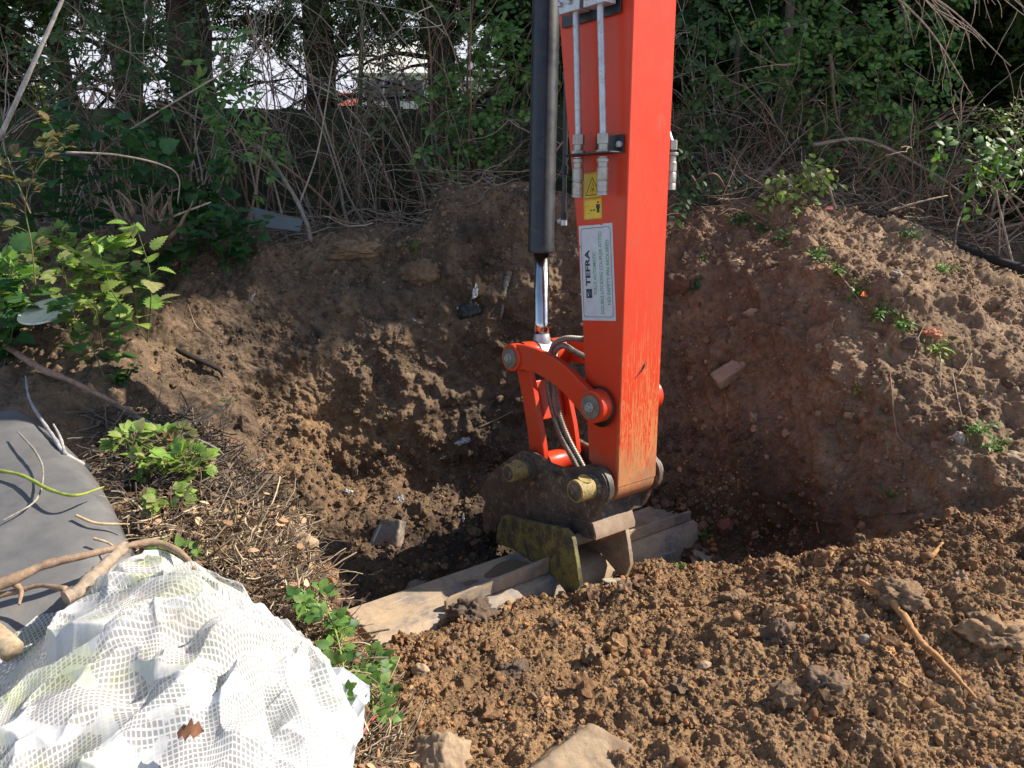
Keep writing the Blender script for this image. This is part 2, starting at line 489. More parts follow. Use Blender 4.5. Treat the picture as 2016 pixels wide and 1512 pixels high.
# far ground falling away behind the fence
fb = MB()
gx = np.linspace(-70, 70, 60); gy = np.concatenate([np.linspace(9.2, 30, 24), np.linspace(34, 60, 10)])
XX, YY = np.meshgrid(gx, gy, indexing='ij')
ZZ = 0.33 - 4.7 * sstep(10, 26, YY) - 5.5 * sstep(33, 60, YY) + fbm(np.stack([XX, YY, 0 * XX], -1) * .15, 2) * .15 * sstep(9.6, 14, YY)
ZZ -= 0.012
n1, n2 = XX.shape
i1, j1 = np.meshgrid(np.arange(n1 - 1), np.arange(n2 - 1), indexing='ij')
q = (i1 * n2 + j1).ravel()
fb.add(np.stack([XX, YY, ZZ], -1).reshape(-1, 3), np.stack([q, q + n2, q + n2 + 1, q + 1], -1), (0.06, .09, .03))
grassm, nt, b = newmat('field_grass')
c_ = nt.nodes.new('ShaderNodeNewGeometry').outputs['Position']
nt.links.new(ramp(nt, noise(nt, c_, .8, 5, .7), [(0.3, (.035, .055, .018)), (.7, (.09, .12, .04))]), b.inputs['Base Color'])
b.inputs['Roughness'].default_value = 1
tag(fb.build('field', grassm), kind='structure')

# survey tool: a coarse copy of the sheet for finding where things rest
sub = G[::4, ::4]
a_, b_ = sub.shape[:2]
i2, j2 = np.meshgrid(np.arange(a_ - 1), np.arange(b_ - 1), indexing='ij')
q = (i2 * b_ + j2).ravel()
BV = BVHTree.FromPolygons(sub.reshape(-1, 3).tolist(), np.stack([q, q + b_, q + b_ + 1, q + 1], -1).tolist())
def hit(px, py):
    """Point on the ground seen along a sight line, and the ground's normal there."""
    r = ray(px, py)
    h, n, i, d = BV.ray_cast(Vector((0, 0, CAM_H)), Vector(r).normalized())
    if h is None:
        return np.array(atY(px, py, 6.0)), np.array([0, 0, 1.0])
    n = np.array(n)
    if n[2] < 0: n = -n
    return np.array(h), n
def zat(x, y):
    h, n, i, d = BV.ray_cast(Vector((x, y, 6)), Vector((0, 0, -1)))
    return h.z if h is not None else 0.3
# ------------------------------------------------------------------ materials of the machine
def paint_material(name, base, worn, wear_top=None):
    """Gloss paint with chips, scrapes and caked dirt; wear_top is the height (m) under which long scrapes gather."""
    m, nt, b = newmat(name)
    c = ocoord(nt)
    n = noise(nt, c, 9, 5, 0.6)
    fade = noise(nt, c, 2.2, 3, 0.5)
    col = mix(nt, mth(nt, 'MULTIPLY', fade, 0.35), base, tuple(min(1, x * 1.35 + .02) for x in base))
    # dirt film
    dirt = ramp(nt, n, [(0.60, g(0)), (0.85, g(0.5))])
    col = mix(nt, dirt, col, (0.20, 0.10, 0.055))
    chips = ramp(nt, noise(nt, c, 55, 4, 0.75), [(0.69, g(0)), (0.71, g(1))])
    col = mix(nt, chips, col, worn)
    rough = mix(nt, dirt, g(0.33), g(0.75))
    rough = mix(nt, chips, rough, g(0.85))
    if wear_top is not None:
        sp = nt.nodes.new('ShaderNodeSeparateXYZ'); nt.links.new(c, sp.inputs[0])
        mp = nt.nodes.new('ShaderNodeMapping'); mp.inputs['Scale'].default_value = (110, 110, 7)
        mp.inputs['Rotation'].default_value = (0, math.radians(4), 0)
        nt.links.new(c, mp.inputs['Vector'])
        s = noise(nt, mp.outputs[0], 1.0, 4, 0.7, 0.8)
        mp2 = nt.nodes.new('ShaderNodeMapping'); mp2.inputs['Scale'].default_value = (42, 42, 12)
        nt.links.new(c, mp2.inputs['Vector'])
        s2 = noise(nt, mp2.outputs[0], 1.0, 5, 0.75, 2.4)
        low = nt.nodes.new('ShaderNodeMapRange'); low.inputs['From Min'].default_value = wear_top; low.inputs['From Max'].default_value = 0.05
        low.inputs['To Min'].default_value = 0.0; low.inputs['To Max'].default_value = 1.0
        nt.links.new(sp.outputs[2], low.inputs[0])
        front = nt.nodes.new('ShaderNodeMapRange'); front.inputs['From Min'].default_value = 0.02; front.inputs['From Max'].default_value = 0.0
        nt.links.new(sp.outputs[1], front.inputs[0])
        k = mth(nt, 'ADD', mth(nt, 'MULTIPLY', low.outputs[0], 0.20), 0.22)
        thr = mth(nt, 'SUBTRACT', mth(nt, 'MAXIMUM', s, mth(nt, 'SUBTRACT', s2, 0.02)), mth(nt, 'SUBTRACT', 0.86, k))
        sm = mth(nt, 'MULTIPLY', mth(nt, 'MULTIPLY', thr, 14, True), mth(nt, 'ADD', mth(nt, 'MULTIPLY', front.outputs[0], 0.85), 0.0))
        sm = mth(nt, 'MULTIPLY', sm, low.outputs[0], True)
        col = mix(nt, sm, col, mix(nt, s2, (0.42, 0.20, 0.07), (0.62, 0.30, 0.10)))
        rough = mix(nt, sm, rough, g(0.7))
        low2 = nt.nodes.new('ShaderNodeMapRange'); low2.inputs['From Min'].default_value = 0.22; low2.inputs['From Max'].default_value = -0.1
        nt.links.new(sp.outputs[2], low2.inputs[0])
        mud = mth(nt, 'MULTIPLY', ramp(nt, n, [(0.38, g(0)), (0.6, g(1))]), low2.outputs[0], True)
        col = mix(nt, mud, col, (0.24, 0.15, 0.085))
        rough = mix(nt, mud, rough, g(0.9))
    mp3 = nt.nodes.new('ShaderNodeMapping'); mp3.inputs['Scale'].default_value = (230, 230, 6); mp3.inputs['Rotation'].default_value = (.05, .03, 0)
    nt.links.new(c, mp3.inputs['Vector'])
    fine = ramp(nt, noise(nt, mp3.outputs[0], 1.0, 3, 0.6, 1.2), [(0.66, g(0)), (0.70, g(.5))])
    col = mix(nt, fine, col, (0.50, 0.17, 0.08))
    dust = ramp(nt, noise(nt, c, 3.5, 6, 0.75, 0.5), [(0.42, g(0)), (0.75, g(.30))])
    col = mix(nt, dust, col, (0.36, 0.12, 0.045))
    nt.links.new(col, b.inputs['Base Color'])
    nt.links.new(rough, b.inputs['Roughness'])
    b.inputs['Coat Weight'].default_value = 0.0
    b.inputs['Specular IOR Level'].default_value = 0.3
    b.inputs['Coat Roughness'].default_value = 0.25
    nt.links.new(bump(nt, noise(nt, c, 30, 4, 0.7), 0.12, 0.004), b.inputs['Normal'])
    return m
RED = (0.56, 0.038, 0.010)
PAINT_D = paint_material('red_paint_dipper', RED, (0.12, 0.03, 0.02), 0.95)
PAINT = paint_material('red_paint', RED, (0.10, 0.03, 0.02))
def metal_mat(name, c1, c2, rough=(0.35, 0.6), metal=1.0, scale=14, spec=0.5, spots=None, bstr=0.25):
    m, nt, b = newmat(name)
    c = ocoord(nt)
    n = noise(nt, c, scale, 6, 0.7)
    col = ramp(nt, n, [(0.35, c1), (0.65, c2)])
    if spots is not None:
        s = ramp(nt, noise(nt, c, scale * 2.2, 5, 0.75, 0.6), [(0.55, g(0)), (0.62, g(1))])
        col = mix(nt, s, col, spots)
    nt.links.new(col, b.inputs['Base Color'])
    nt.links.new(ramp(nt, n, [(0.3, g(rough[0])), (0.7, g(rough[1]))]), b.inputs['Roughness'])
    b.inputs['Metallic'].default_value = metal
    b.inputs['Specular IOR Level'].default_value = spec
    nt.links.new(bump(nt, noise(nt, c, scale * 4, 5, 0.75), bstr, 0.004), b.inputs['Normal'])
    return m
CHROME = metal_mat('chrome_rod', (0.50, 0.47, 0.44), (0.66, 0.63, 0.60), (0.12, 0.24), 1.0, 20, bstr=0.02)
BLACKP = metal_mat('black_cylinder_paint', (0.012, 0.013, 0.016), (0.028, 0.029, 0.033), (0.30, 0.55), 0.0, 7, spots=(0.035, 0.032, 0.030), bstr=0.1)
ZINC = metal_mat('zinc_plate', (0.40, 0.41, 0.42), (0.55, 0.56, 0.56), (0.38, 0.55), 0.75, 25, spots=(0.40, 0.36, 0.28), bstr=0.1)
BRASSY = metal_mat('dirty_steel_fitting', (0.30, 0.27, 0.22), (0.48, 0.45, 0.39), (0.4, 0.6), 0.8, 30, bstr=0.15)
PINCAP = metal_mat('greased_pin_cap', (0.12, 0.115, 0.085), (0.24, 0.23, 0.18), (0.45, 0.8), 0.25, 30)
COUPLER = metal_mat('worn_black_steel', (0.040, 0.034, 0.031), (0.15, 0.112, 0.082), (0.40, 0.8), 0.1, 11, spots=(0.25, 0.18, 0.12), bstr=0.5)
DUSTY = metal_mat('dusty_steel', (0.22, 0.145, 0.09), (0.36, 0.26, 0.175), (0.6, 0.9), 0.0, 12, spots=(0.30, 0.20, 0.13), bstr=0.35)
YELLOWC = metal_mat('yellow_collar', (0.24, 0.17, 0.06), (0.40, 0.29, 0.10), (0.6, 0.85), 0.0, 22, spots=(0.12, 0.075, 0.04), bstr=0.35)
RUST = metal_mat('rusty_steel', (0.16, 0.065, 0.03), (0.34, 0.13, 0.055), (0.7, 0.95), 0.0, 18, bstr=0.5)
HOSE = metal_mat('steel_hose_wrap', (0.16, 0.14, 0.11), (0.30, 0.27, 0.22), (0.4, 0.6), 0.55, 40, bstr=0.1)
GREASE = metal_mat('black_grease', (0.006, 0.006, 0.006), (0.02, 0.018, 0.015), (0.2, 0.5), 0.0, 50, bstr=0.6)
def flat_mat(name, c, rough=0.6, dirt=0.15):
    m, nt, b = newmat(name)
    n = noise(nt, ocoord(nt), 30, 5, 0.7)
    nt.links.new(mix(nt, ramp(nt, n, [(0.45, g(0)), (0.8, g(dirt * 2))]), c, (0.2, 0.14, 0.09)), b.inputs['Base Color'])
    b.inputs['Roughness'].default_value = rough
    return m
ST_WHITE = flat_mat('sticker_white', (0.52, 0.53, 0.55), 0.4)
ST_YELLOW = flat_mat('sticker_yellow', (0.72, 0.48, 0.02), 0.4)
ST_BLACK = flat_mat('sticker_black', (0.015, 0.015, 0.018), 0.45, 0.05)
ST_GREEN = flat_mat('sticker_green', (0.03, 0.30, 0.13), 0.5, 0.05)
ST_BLUE = flat_mat('sticker_blue', (0.02, 0.16, 0.42), 0.5, 0.05)
# bucket: bare dusty steel with bluish worn patches; one ear carries old yellow paint
def bucket_mat():
    m, nt, b = newmat('bucket_steel')
    c = ocoord(nt)
    n = noise(nt, c, 5, 8, 0.72, 0.3)
    col = ramp(nt, n, [(0.30, (0.13, 0.125, 0.125)), (0.40, (0.21, 0.175, 0.145)), (0.50, (0.36, 0.265, 0.175)), (0.66, (0.48, 0.34, 0.21))])
    n2 = noise(nt, c, 60, 5, 0.75)
    col = mix(nt, 1.0, col, ramp(nt, n2, [(0.3, g(0.85)), (0.6, g(1.05))]), 'MULTIPLY')
    mp = nt.nodes.new('ShaderNodeMapping'); mp.inputs['Scale'].default_value = (4, 40, 40)
    nt.links.new(c, mp.inputs['Vector'])
    st = ramp(nt, noise(nt, mp.outputs[0], 1, 4, 0.6), [(0.6, g(0)), (0.66, g(0.6))])
    col = mix(nt, st, col, (0.42, 0.36, 0.30))
    nt.links.new(col, b.inputs['Base Color'])
    nt.links.new(ramp(nt, n, [(0.3, g(0.5)), (0.6, g(0.9))]), b.inputs['Roughness'])
    b.inputs['Specular IOR Level'].default_value = 0.35
    nt.links.new(bump(nt, noise(nt, c, 90, 6, 0.8), 0.35, 0.004), b.inputs['Normal'])
    return m
BUCKET = bucket_mat()
def moss_mat():
    m, nt, b = newmat('old_yellow_paint')
    c = ocoord(nt)
    n = noise(nt, c, 14, 6, 0.75, 0.6)
    col = ramp(nt, n, [(0.36, (0.055, 0.06, 0.05)), (0.44, (0.09, 0.075, 0.045)), (0.50, (0.16, 0.14, 0.045)), (0.62, (0.25, 0.22, 0.055)), (0.72, (0.17, 0.12, 0.065))])
    spk = ramp(nt, noise(nt, c, 120, 4, 0.8), [(0.35, g(0.35)), (0.5, g(1))])
    nt.links.new(mix(nt, 1.0, col, spk, 'MULTIPLY'), b.inputs['Base Color'])
    b.inputs['Roughness'].default_value = 0.75
    nt.links.new(bump(nt, n, 0.3, 0.006), b.inputs['Normal'])
    return m
MOSS = moss_mat()

# ------------------------------------------------------------------ the machine's own frame: a across the pins, d away from the lit face, l up the dipper
AX_A = Vector((0.78404589, 0.61256379, -0.10018806)).normalized()
AX_D = Vector((-0.62070177, 0.77406626, -0.12470262)).normalized()
AX_L = AX_A.cross(AX_D).normalized()
AX_D = AX_L.cross(AX_A)
ORG = Vector((0.41803028, 2.70, 0.07203466))
arm = empty('excavator_arm', (0, 0, 0), 'red excavator arm with black ram, reaching down into the pit with a wide muddy bucket', 'excavator')
arm.matrix_world = Matrix(((AX_A.x, AX_D.x, AX_L.x, ORG.x), (AX_A.y, AX_D.y, AX_L.y, ORG.y), (AX_A.z, AX_D.z, AX_L.z, ORG.z), (0, 0, 0, 1)))
WD = 0.226

def bev(o, w=0.004, seg=2, ang=35):
    m = o.modifiers.new('bevel', 'BEVEL')
    m.width = w; m.segments = seg; m.limit_method = 'ANGLE'; m.angle_limit = math.radians(ang)
    m.harden_normals = True
    return o
def prism(mb, poly, a0, a1, mi=0, axis=0):
    """Extrude a (d, l) outline from a0 to a1 across the machine; concave outlines are triangulated."""
    from mathutils.geometry import tessellate_polygon
    P = [Vector((p[0], p[1], 0)) for p in poly]
    tri = tessellate_polygon([P])
    n = len(poly)
    def V3(p, a): return {0: (a, p[0], p[1]), 1: (p[0], a, p[1]), 2: (p[0], p[1], a)}[axis]
    V = [V3(p, a0) for p in poly] + [V3(p, a1) for p in poly]
    bm = bmesh.new()
    vs = [bm.verts.new(v) for v in V]
    for i in range(n):
        j = (i + 1) % n
        bm.faces.new((vs[i], vs[j], vs[n + j], vs[n + i]))
    f0 = [bm.faces.new((vs[a], vs[b], vs[c])) for a, b, c in tri]
    f1 = [bm.faces.new((vs[n + a], vs[n + c], vs[n + b])) for a, b, c in tri]
    bmesh.ops.recalc_face_normals(bm, faces=bm.faces)
    bmesh.ops.dissolve_limit(bm, angle_limit=0.01, verts=bm.verts, edges=bm.edges)
    bm.verts.index_update()
    VV = np.array([v.co[:] for v in bm.verts])
    byn = {}
    for f in bm.faces:
        byn.setdefault(len(f.verts), []).append([v.index for v in f.verts])
    base = mb.n
    first = True
    for k, fs in byn.items():
        F = np.array(fs)
        if first:
            mb.add(VV, F, None, mi); first = False
        else:
            mb.f.append((F + base).ravel()); mb.s.append(np.full(len(F), k, np.int64)); mb.m.append(np.full(len(F), mi, np.int64))
    bm.free()
def cyl(mb, p, q, r, n=28, r2=None, mi=0):
    p = np.array(p, float); q = np.array(q, float)
    d, s, t = frame_of((q - p)[None])
    ang = np.linspace(0, 2 * np.pi, n, endpoint=False)
    ring = np.cos(ang)[:, None] * s + np.sin(ang)[:, None] * t
    r2 = r if r2 is None else r2
    V = np.concatenate([p + ring * r, q + ring * r2])
    i = np.arange(n); j = (i + 1) % n
    base = mb.n
    mb.add(V, np.stack([i, j, n + j, n + i], -1), None, mi)
    for F in (np.arange(n)[::-1][None], (np.arange(n) + n)[None]):
        mb.f.append((F + base).ravel()); mb.s.append(np.array([n])); mb.m.append(np.array([mi]))
def lathe(mb, p, q, prof, n=24, mi=0):
    """prof: (fraction along p..q, radius)"""
    p = np.array(p, float); q = np.array(q, float)
    for (t0, r0), (t1, r1) in zip(prof[:-1], prof[1:]):
        pass
    d, s, t = frame_of((q - p)[None])
    ang = np.linspace(0, 2 * np.pi, n, endpoint=False)
    ring = np.cos(ang)[:, None] * s + np.sin(ang)[:, None] * t
    V = np.concatenate([p + (q - p) * f + ring * r for f, r in prof])
    k = len(prof)
    i = np.arange(k - 1)[:, None] * n; j = np.arange(n)[None]
    F = np.stack([i + j, i + (j + 1) % n, i + n + (j + 1) % n, i + n + j], -1).reshape(-1, 4)
    base = mb.n
    mb.add(V, F, None, mi)
    for F in (np.arange(n)[::-1][None], (np.arange(n) + n * (k - 1))[None]):
        mb.f.append((F + base).ravel()); mb.s.append(np.array([n])); mb.m.append(np.array([mi]))
def finish(mb, name, mat, parent, w=0.003, ang=35, seg=2):
    o = mb.build(name, mat, parent)
    bev(o, w, seg, ang)
    return o
def arc(cx, cy, r, a0, a1, n):
    return [(cx + r * math.cos(t), cy + r * math.sin(t)) for t in np.radians(np.linspace(a0, a1, n))]
def box(mb, a0, a1, d0, d1, l0, l1, mi=0):
    prism(mb, [(d0, l0), (d1, l0), (d1, l1), (d0, l1)], a0, a1, mi)

# dipper: box section, deeper upwards, with a lip of the thick front plate and the end tube for the pin
mb = MB()
prism(mb, [(0.004, 0.012), (0.10, 0.03), (0.169, 0.075), (0.190, 0.30), (0.222, 0.631), (0.272, 1.032), (0.340, 1.45), (0.402, 1.876), (0.47, 2.35), (0.40, 3.3), (0.10, 3.5), (0.004, 3.3)], 0.006, WD - 0.006)
prism(mb, [(-0.006, 0.0), (0.004, 0.0), (0.004, 3.3), (-0.006, 3.3)], 0.0, WD)
cyl(mb, (0.004, 0.075, 0.0), (WD - 0.004, 0.075, 0.0), 0.079, 40)
cyl(mb, (-0.010, 0.098, 0.318), (0.004, 0.098, 0.318), 0.072, 36)
cyl(mb, (WD - 0.004, 0.098, 0.318), (WD + 0.010, 0.098, 0.318), 0.072, 36)
dipper = finish(mb, 'dipper', PAINT_D, arm, 0.005)
# scrape through the paint on the front face
mb = MB()
sc = [(0.139, -0.0072, 0.500), (0.128, -0.0076, 0.489), (0.116, -0.0076, 0.470), (0.100, -0.0076, 0.458), (0.075, -0.0072, 0.438)]
add_tube(mb, spline(sc, 16), np.interp(np.linspace(0, 1, 16), [0, .3, .6, 1], [.001, .0042, .0032, .0008]), 6)
o = mb.build('gouge', GREASE, dipper)
mb = MB()
cyl(mb, (-0.012, 0.098, 0.318), (-0.0105, 0.098, 0.318), 0.083, 30)
o = mb.build('grease_ring', GREASE, dipper)

# hydraulic ram
mb = MB()
lathe(mb, (WD / 2, 0.611, 0.905), (WD / 2, 0.578, 2.75), [(0, .050), (0, .060), (.012, .060), (.016, .0575), (.98, .0575), (1, .05)], 40)
ramb = finish(mb, 'ram_barrel', BLACKP, arm, 0.002)
mb = MB(); cyl(mb, (WD / 2, 0.6115, 0.90), (WD / 2, 0.6112, 0.93), 0.052, 32); finish(mb, 'gland', BLACKP, ramb, 0.002)
mb = MB(); lathe(mb, (WD / 2, 0.602, 0.54), (WD / 2, 0.609, 0.915), [(0, .0355), (.14, .0355), (.15, .0335), (1, .0335)], 36)
rod = mb.build('ram_rod', CHROME, arm)
mb = MB()
lathe(mb, (WD / 2, 0.5985, 0.47), (WD / 2, 0.603, 0.59), [(0, .040), (.35, .040), (.62, .034), (.63, .0335), (1, .0335)], 30)
cyl(mb, (WD / 2 - .042, 0.598, 0.447), (WD / 2 + .042, 0.598, 0.447), 0.060, 36)
finish(mb, 'rod_eye', ZINC, rod, 0.003)
mb = MB()
pp = spline([(WD / 2 + .005, .468, 1.075), (WD / 2 + .005, .468, 1.3), (WD / 2 + .005, .466, 1.9), (WD / 2 + .005, .46, 2.7)], 30)
add_tube(mb, pp, 0.0105, 10)
for l in (1.06, 1.25, 1.62):
    cyl(mb, (WD / 2 + .005, .468, l - .018), (WD / 2 + .005, .468, l + .018), .0155, 6)
finish(mb, 'ram_pipe', BLACKP, ramb, 0.001)
mb = MB(); cyl(mb, (WD / 2 + .005, .50, 1.035), (WD / 2 + .005, .468, 1.045), .012, 12); cyl(mb, (WD / 2 + .005, .468, 1.02), (WD / 2 + .005, .468, 1.045), .014, 12)
finish(mb, 'pipe_elbow', ZINC, ramb, 0.001)

# curved side links, the cross tube they carry, and the long link down to the coupler
TOP, LOW, HITCH = (0.605, 0.447), (0.090, 0.327), (0.500, -0.040)
def banana(a0, a1, boss0, boss1):
    mb = MB()
    up = [(0.60, 0.507), (0.53, 0.512), (0.45, 0.508), (0.37, 0.496), (0.295, 0.476), (0.23, 0.448), (0.172, 0.414), (0.12, 0.390)]
    lo = [(0.05, 0.290), (0.135, 0.262), (0.199, 0.306), (0.26, 0.342), (0.325, 0.371), (0.39, 0.390), (0.457, 0.402), (0.53, 0.402), (0.60, 0.387)]
    prism(mb, up + [(0.07, 0.380)] + lo, a0, a1)
    cyl(mb, (boss0, *TOP), (boss1, *TOP), 0.062, 36)
    cyl(mb, (boss0, *LOW), (boss1, *LOW), 0.067, 36)
    return mb
def pin_caps(a, s, parent):
    for c, r in ((TOP, .046), (LOW, .049)):
        mb = MB(); cyl(mb, (a, *c), (a + s * .007, *c), r, 30)
        finish(mb, 'pin_cap', PINCAP, parent, 0.0015)
        mb = MB(); lathe(mb, (a + s * .007, *c), (a + s * .022, *c), [(0, .020), (.2, .020), (.21, .0145), (1, .0145)], 24)
        finish(mb, 'bolt', ZINC, parent, 0.0012)
l1 = finish(banana(-0.052, -0.020, -0.066, -0.010), 'side_link', PAINT, arm, 0.007, seg=3)
l1['label'] = 'curved red link on the near side'
pin_caps(-0.066, -1, l1)
l2 = finish(banana(WD + .020, WD + .052, WD + .010, WD + .066), 'side_link', PAINT, arm, 0.007, seg=3)
pin_caps(WD + .066, 1, l2)
mb = MB()
cyl(mb, (-0.008, *TOP), (WD / 2 - .046, *TOP), 0.063, 36)
cyl(mb, (WD / 2 + .046, *TOP), (WD + .008, *TOP), 0.063, 36)
def leg(a0, a1, inner):
    """H-link cheek that flares into the lower tube."""
    prism(mb, [(0.655, 0.43), (0.637, 0.364), (0.60, 0.25), (0.565, 0.12), (0.548, 0.02), (0.545, -0.05), (0.455, -0.06), (0.44, -0.01), (0.452, 0.05), (0.47, 0.128), (0.50, 0.22), (0.53, 0.33), (0.552, 0.40)], a0, a1)
leg(0.0, 0.030, 1); leg(WD - 0.030, WD, -1)
prism(mb, [(0.565, 0.335), (0.590, 0.330), (0.545, 0.155), (0.520, 0.16)], 0.030, WD - .030)
lathe(mb, (0.0, *HITCH), (WD, *HITCH), [(0, .064), (.14, .064), (.26, .052), (.74, .052), (.86, .064), (1, .064)], 36)
prism(mb, [(0.50, 0.0), (0.47, 0.06), (0.53, 0.0)], 0.03, 0.055); prism(mb, [(0.50, 0.0), (0.47, 0.06), (0.53, 0.0)], WD - .055, WD - .03)
hl = finish(mb, 'coupler_link', PAINT, arm, 0.006, seg=3)
mb = MB()
for a in (-0.004, WD / 2 - .047, WD / 2 + .047):
    cyl(mb, (a - .0025, *TOP), (a + .0025, *TOP), 0.0645, 36)
mb.build('grease_seal', GREASE, hl)

# spring-wrapped hoses
def ribbed(path, r, pitch=0.009):
    p = spline(path, 400)
    L = np.concatenate([[0], np.cumsum(np.linalg.norm(np.diff(p, axis=0), axis=1))])
    n = int(L[-1] / (pitch / 4))
    s = np.linspace(0, L[-1], n)
    q = np.stack([np.interp(s, L, p[:, k]) for k in range(3)], -1)
    rr = np.where((np.arange(n) % 4) < 2, r, r * 0.80)
    mb = MB(); add_tube(mb, q, rr, 12)
    return mb
h1 = [(0.10, 0.20, 0.60), (0.10, 0.30, 0.555), (0.08, 0.40, 0.545), (0.075, 0.475, 0.505), (0.075, 0.505, 0.42), (0.08, 0.515, 0.32), (0.085, 0.49, 0.21), (0.09, 0.435, 0.10), (0.095, 0.36, 0.01), (0.10, 0.30, -0.06)]
h2 = [(0.15, 0.15, 0.42), (0.13, 0.25, 0.45), (0.09, 0.34, 0.49), (0.075, 0.41, 0.513), (0.085, 0.475, 0.475), (0.095, 0.485, 0.40), (0.098, 0.495, 0.31), (0.103, 0.468, 0.20), (0.11, 0.412, 0.095), (0.118, 0.335, 0.0), (0.12, 0.28, -0.06)]
for h in (h1, h2):
    ribbed(h, 0.0135).build('hydraulic_hose', HOSE, arm, smooth=False)

# auxiliary pipes down the near side
def aux(a, d0, d1, ltop, lnut, lend):
    mb = MB(); add_tube(mb, spline([(a, d1 + (d1 - d0) * .3, 2.6), (a, d1, 1.9), (a, (d0 + d1) / 2, 1.6), (a, d0, lnut)], 40), 0.0130, 16)
    o = mb.build('auxiliary_pipe', ZINC, arm)
    mb = MB()
    cyl(mb, (a, d0, lnut), (a, d0, lnut + .036), 0.0235, 6)
    cyl(mb, (a, d0, lnut - .03), (a, d0, lnut), 0.019, 20)
    cyl(mb, (a, d0, lnut - .034), (a, d0, lnut - .022), 0.026, 6)
    lathe(mb, (a, d0, lnut - .045), (a, d0, lend), [(0, .018), (.04, .018), (.05, .0235), (.14, .0235), (.15, .0195), (.27, .0195), (.28, .0225), (.58, .0225), (.59, .0205), (.62, .0205), (.63, .0225), (.74, .0225), (.75, .0215), (.80, .0225), (.90, .0225), (.91, .021), (.94, .0225), (1, .0225)], 20)
    finish(mb, 'quick_coupling', BRASSY, o, 0.0012)
aux(-0.050, 0.207, 0.238, 1.78, 1.325, 1.130)
aux(-0.050, 0.075, 0.112, 1.78, 1.320, 1.137)
def aux_far():
    a = WD + .034
    mb = MB(); add_tube(mb, spline([(a, .16, 2.6), (a, .14, 1.9), (a, .10, 1.5), (a, .04, 1.38), (a, .015, 1.33)], 24), 0.011, 12)
    o = mb.build('auxiliary_pipe', ZINC, arm)
    mb = MB(); cyl(mb, (a, .015, 1.31), (a, .015, 1.345), .022, 6)
    lathe(mb, (a, .015, 1.30), (a, .015, 1.16), [(0, .026), (.08, .026), (.09, .018), (.25, .018), (.26, .0215), (.5, .0215), (.52, .019), (.55, .0215), (.8, .0215), (.82, .02), (.85, .0215), (1, .0215)], 18)
    finish(mb, 'quick_coupling', BRASSY, o, 0.0012)
aux_far()
mb = MB()
box(mb, -0.004, 0.0, 0.018, 0.16, 1.292, 1.352)
prism(mb, [(0.012, -0.004), (0.02, -0.075), (0.10, -0.085), (0.20, -0.080), (0.27, -0.060), (0.305, -0.02), (0.30, -0.004)], 1.288, 1.293, axis=0) if False else None
V = [(-0.004, 0.012), (-0.072, 0.018), (-0.082, 0.10), (-0.080, 0.20), (-0.060, 0.27), (-0.022, 0.305), (-0.004, 0.30)]
prism(mb, V, 1.286, 1.291, axis=2)
br = finish(mb, 'pipe_bracket', BLACKP, arm, 0.001)
mb = MB(); cyl(mb, (-0.004, 0.032, 1.318), (-0.018, 0.032, 1.318), .0125, 6); finish(mb, 'bolt', ZINC, br, 0.0015)
# upper clamp blocks
mb = MB()
box(mb, -0.008, 0.0, 0.05, 0.36, 1.765, 1.86)
cb = finish(mb, 'clamp_plate', BLACKP, arm, 0.002)
for d in (0.238, 0.106):
    mb = MB(); box(mb, -0.078, -0.024, d - .05, d + .062, 1.792, 1.86)
    for dd in (.05, -.0):
        cyl(mb, (-0.078, d + dd, 1.825), (-0.092, d + dd, 1.825), .0105, 6)
    cyl(mb, (-0.05, d, 1.86), (-0.05, d, 1.885), .016, 12)
    o = finish(mb, 'pipe_clamp', ZINC, arm, 0.003)

# ---- stickers on the near cheek (the cheek is at a = 0.006; the lip stands at a = 0)
SA = 0.0052
def quadface(mb, pts, a, mi=0):
    V = [(a, d, l) for d, l in pts]
    mb.add(V, np.arange(len(V))[None], None, mi)
def text_mesh(body, size, lstart, dbase, bold=0.0, width=1.0):
    """Letters reading up the arm: x runs along +l, up is +d. Returns vertices and faces in the arm's frame."""
    cu = bpy.data.curves.new('lettering', 'FONT')
    cu.body = body; cu.size = size; cu.offset = bold; cu.resolution_u = 3
    ob = bpy.data.objects.new('lettering', cu)
    COL.objects.link(ob)
    dg = bpy.context.evaluated_depsgraph_get()
    me = bpy.data.meshes.new_from_object(ob.evaluated_get(dg))
    V = np.array([v.co[:] for v in me.vertices]); Fs = [list(p.vertices) for p in me.polygons]
    bpy.data.objects.remove(ob); bpy.data.curves.remove(cu); bpy.data.meshes.remove(me)
    x0, x1 = V[:, 0].min(), V[:, 0].max()
    return V, Fs, x0, x1
def add_text(mb, body, l0, l1, dbase, height, a, mi=0, bold=0.0):
    """Fit the line between heights l0..l1, cap height `height`, baseline at d = dbase."""
    V, Fs, x0, x1 = text_mesh(body, 1.0, 0, 0, bold)
    ymax = V[:, 1].max()
    l = l0 + (V[:, 0] - x0) / (x1 - x0) * (l1 - l0)
    d = dbase + V[:, 1] / ymax * height
    W = np.stack([np.full(len(l), a), d, l], -1)
    base = mb.n
    tri = {}
    for f in Fs: tri.setdefault(len(f), []).append(f)
    first = True
    for k, fs in tri.items():
        F = np.array(fs)
        if first: mb.add(W, F, None, mi); first = False
        else:
            mb.f.append((F + base).ravel()); mb.s.append(np.full(len(F), k, np.int64)); mb.m.append(np.full(len(F), mi, np.int64))
def lerp2(c, u, v):
    """c: corners (lower-left seen reading upwards ...) -> bilinear; u along +l (0 bottom..1 top), v across (0 right side .. 1 left side)."""
    (bl, br, tr, tl) = c
    p = [(1 - u) * ((1 - v) * br[k] + v * bl[k]) + u * ((1 - v) * tr[k] + v * tl[k]) for k in range(2)]
    return p
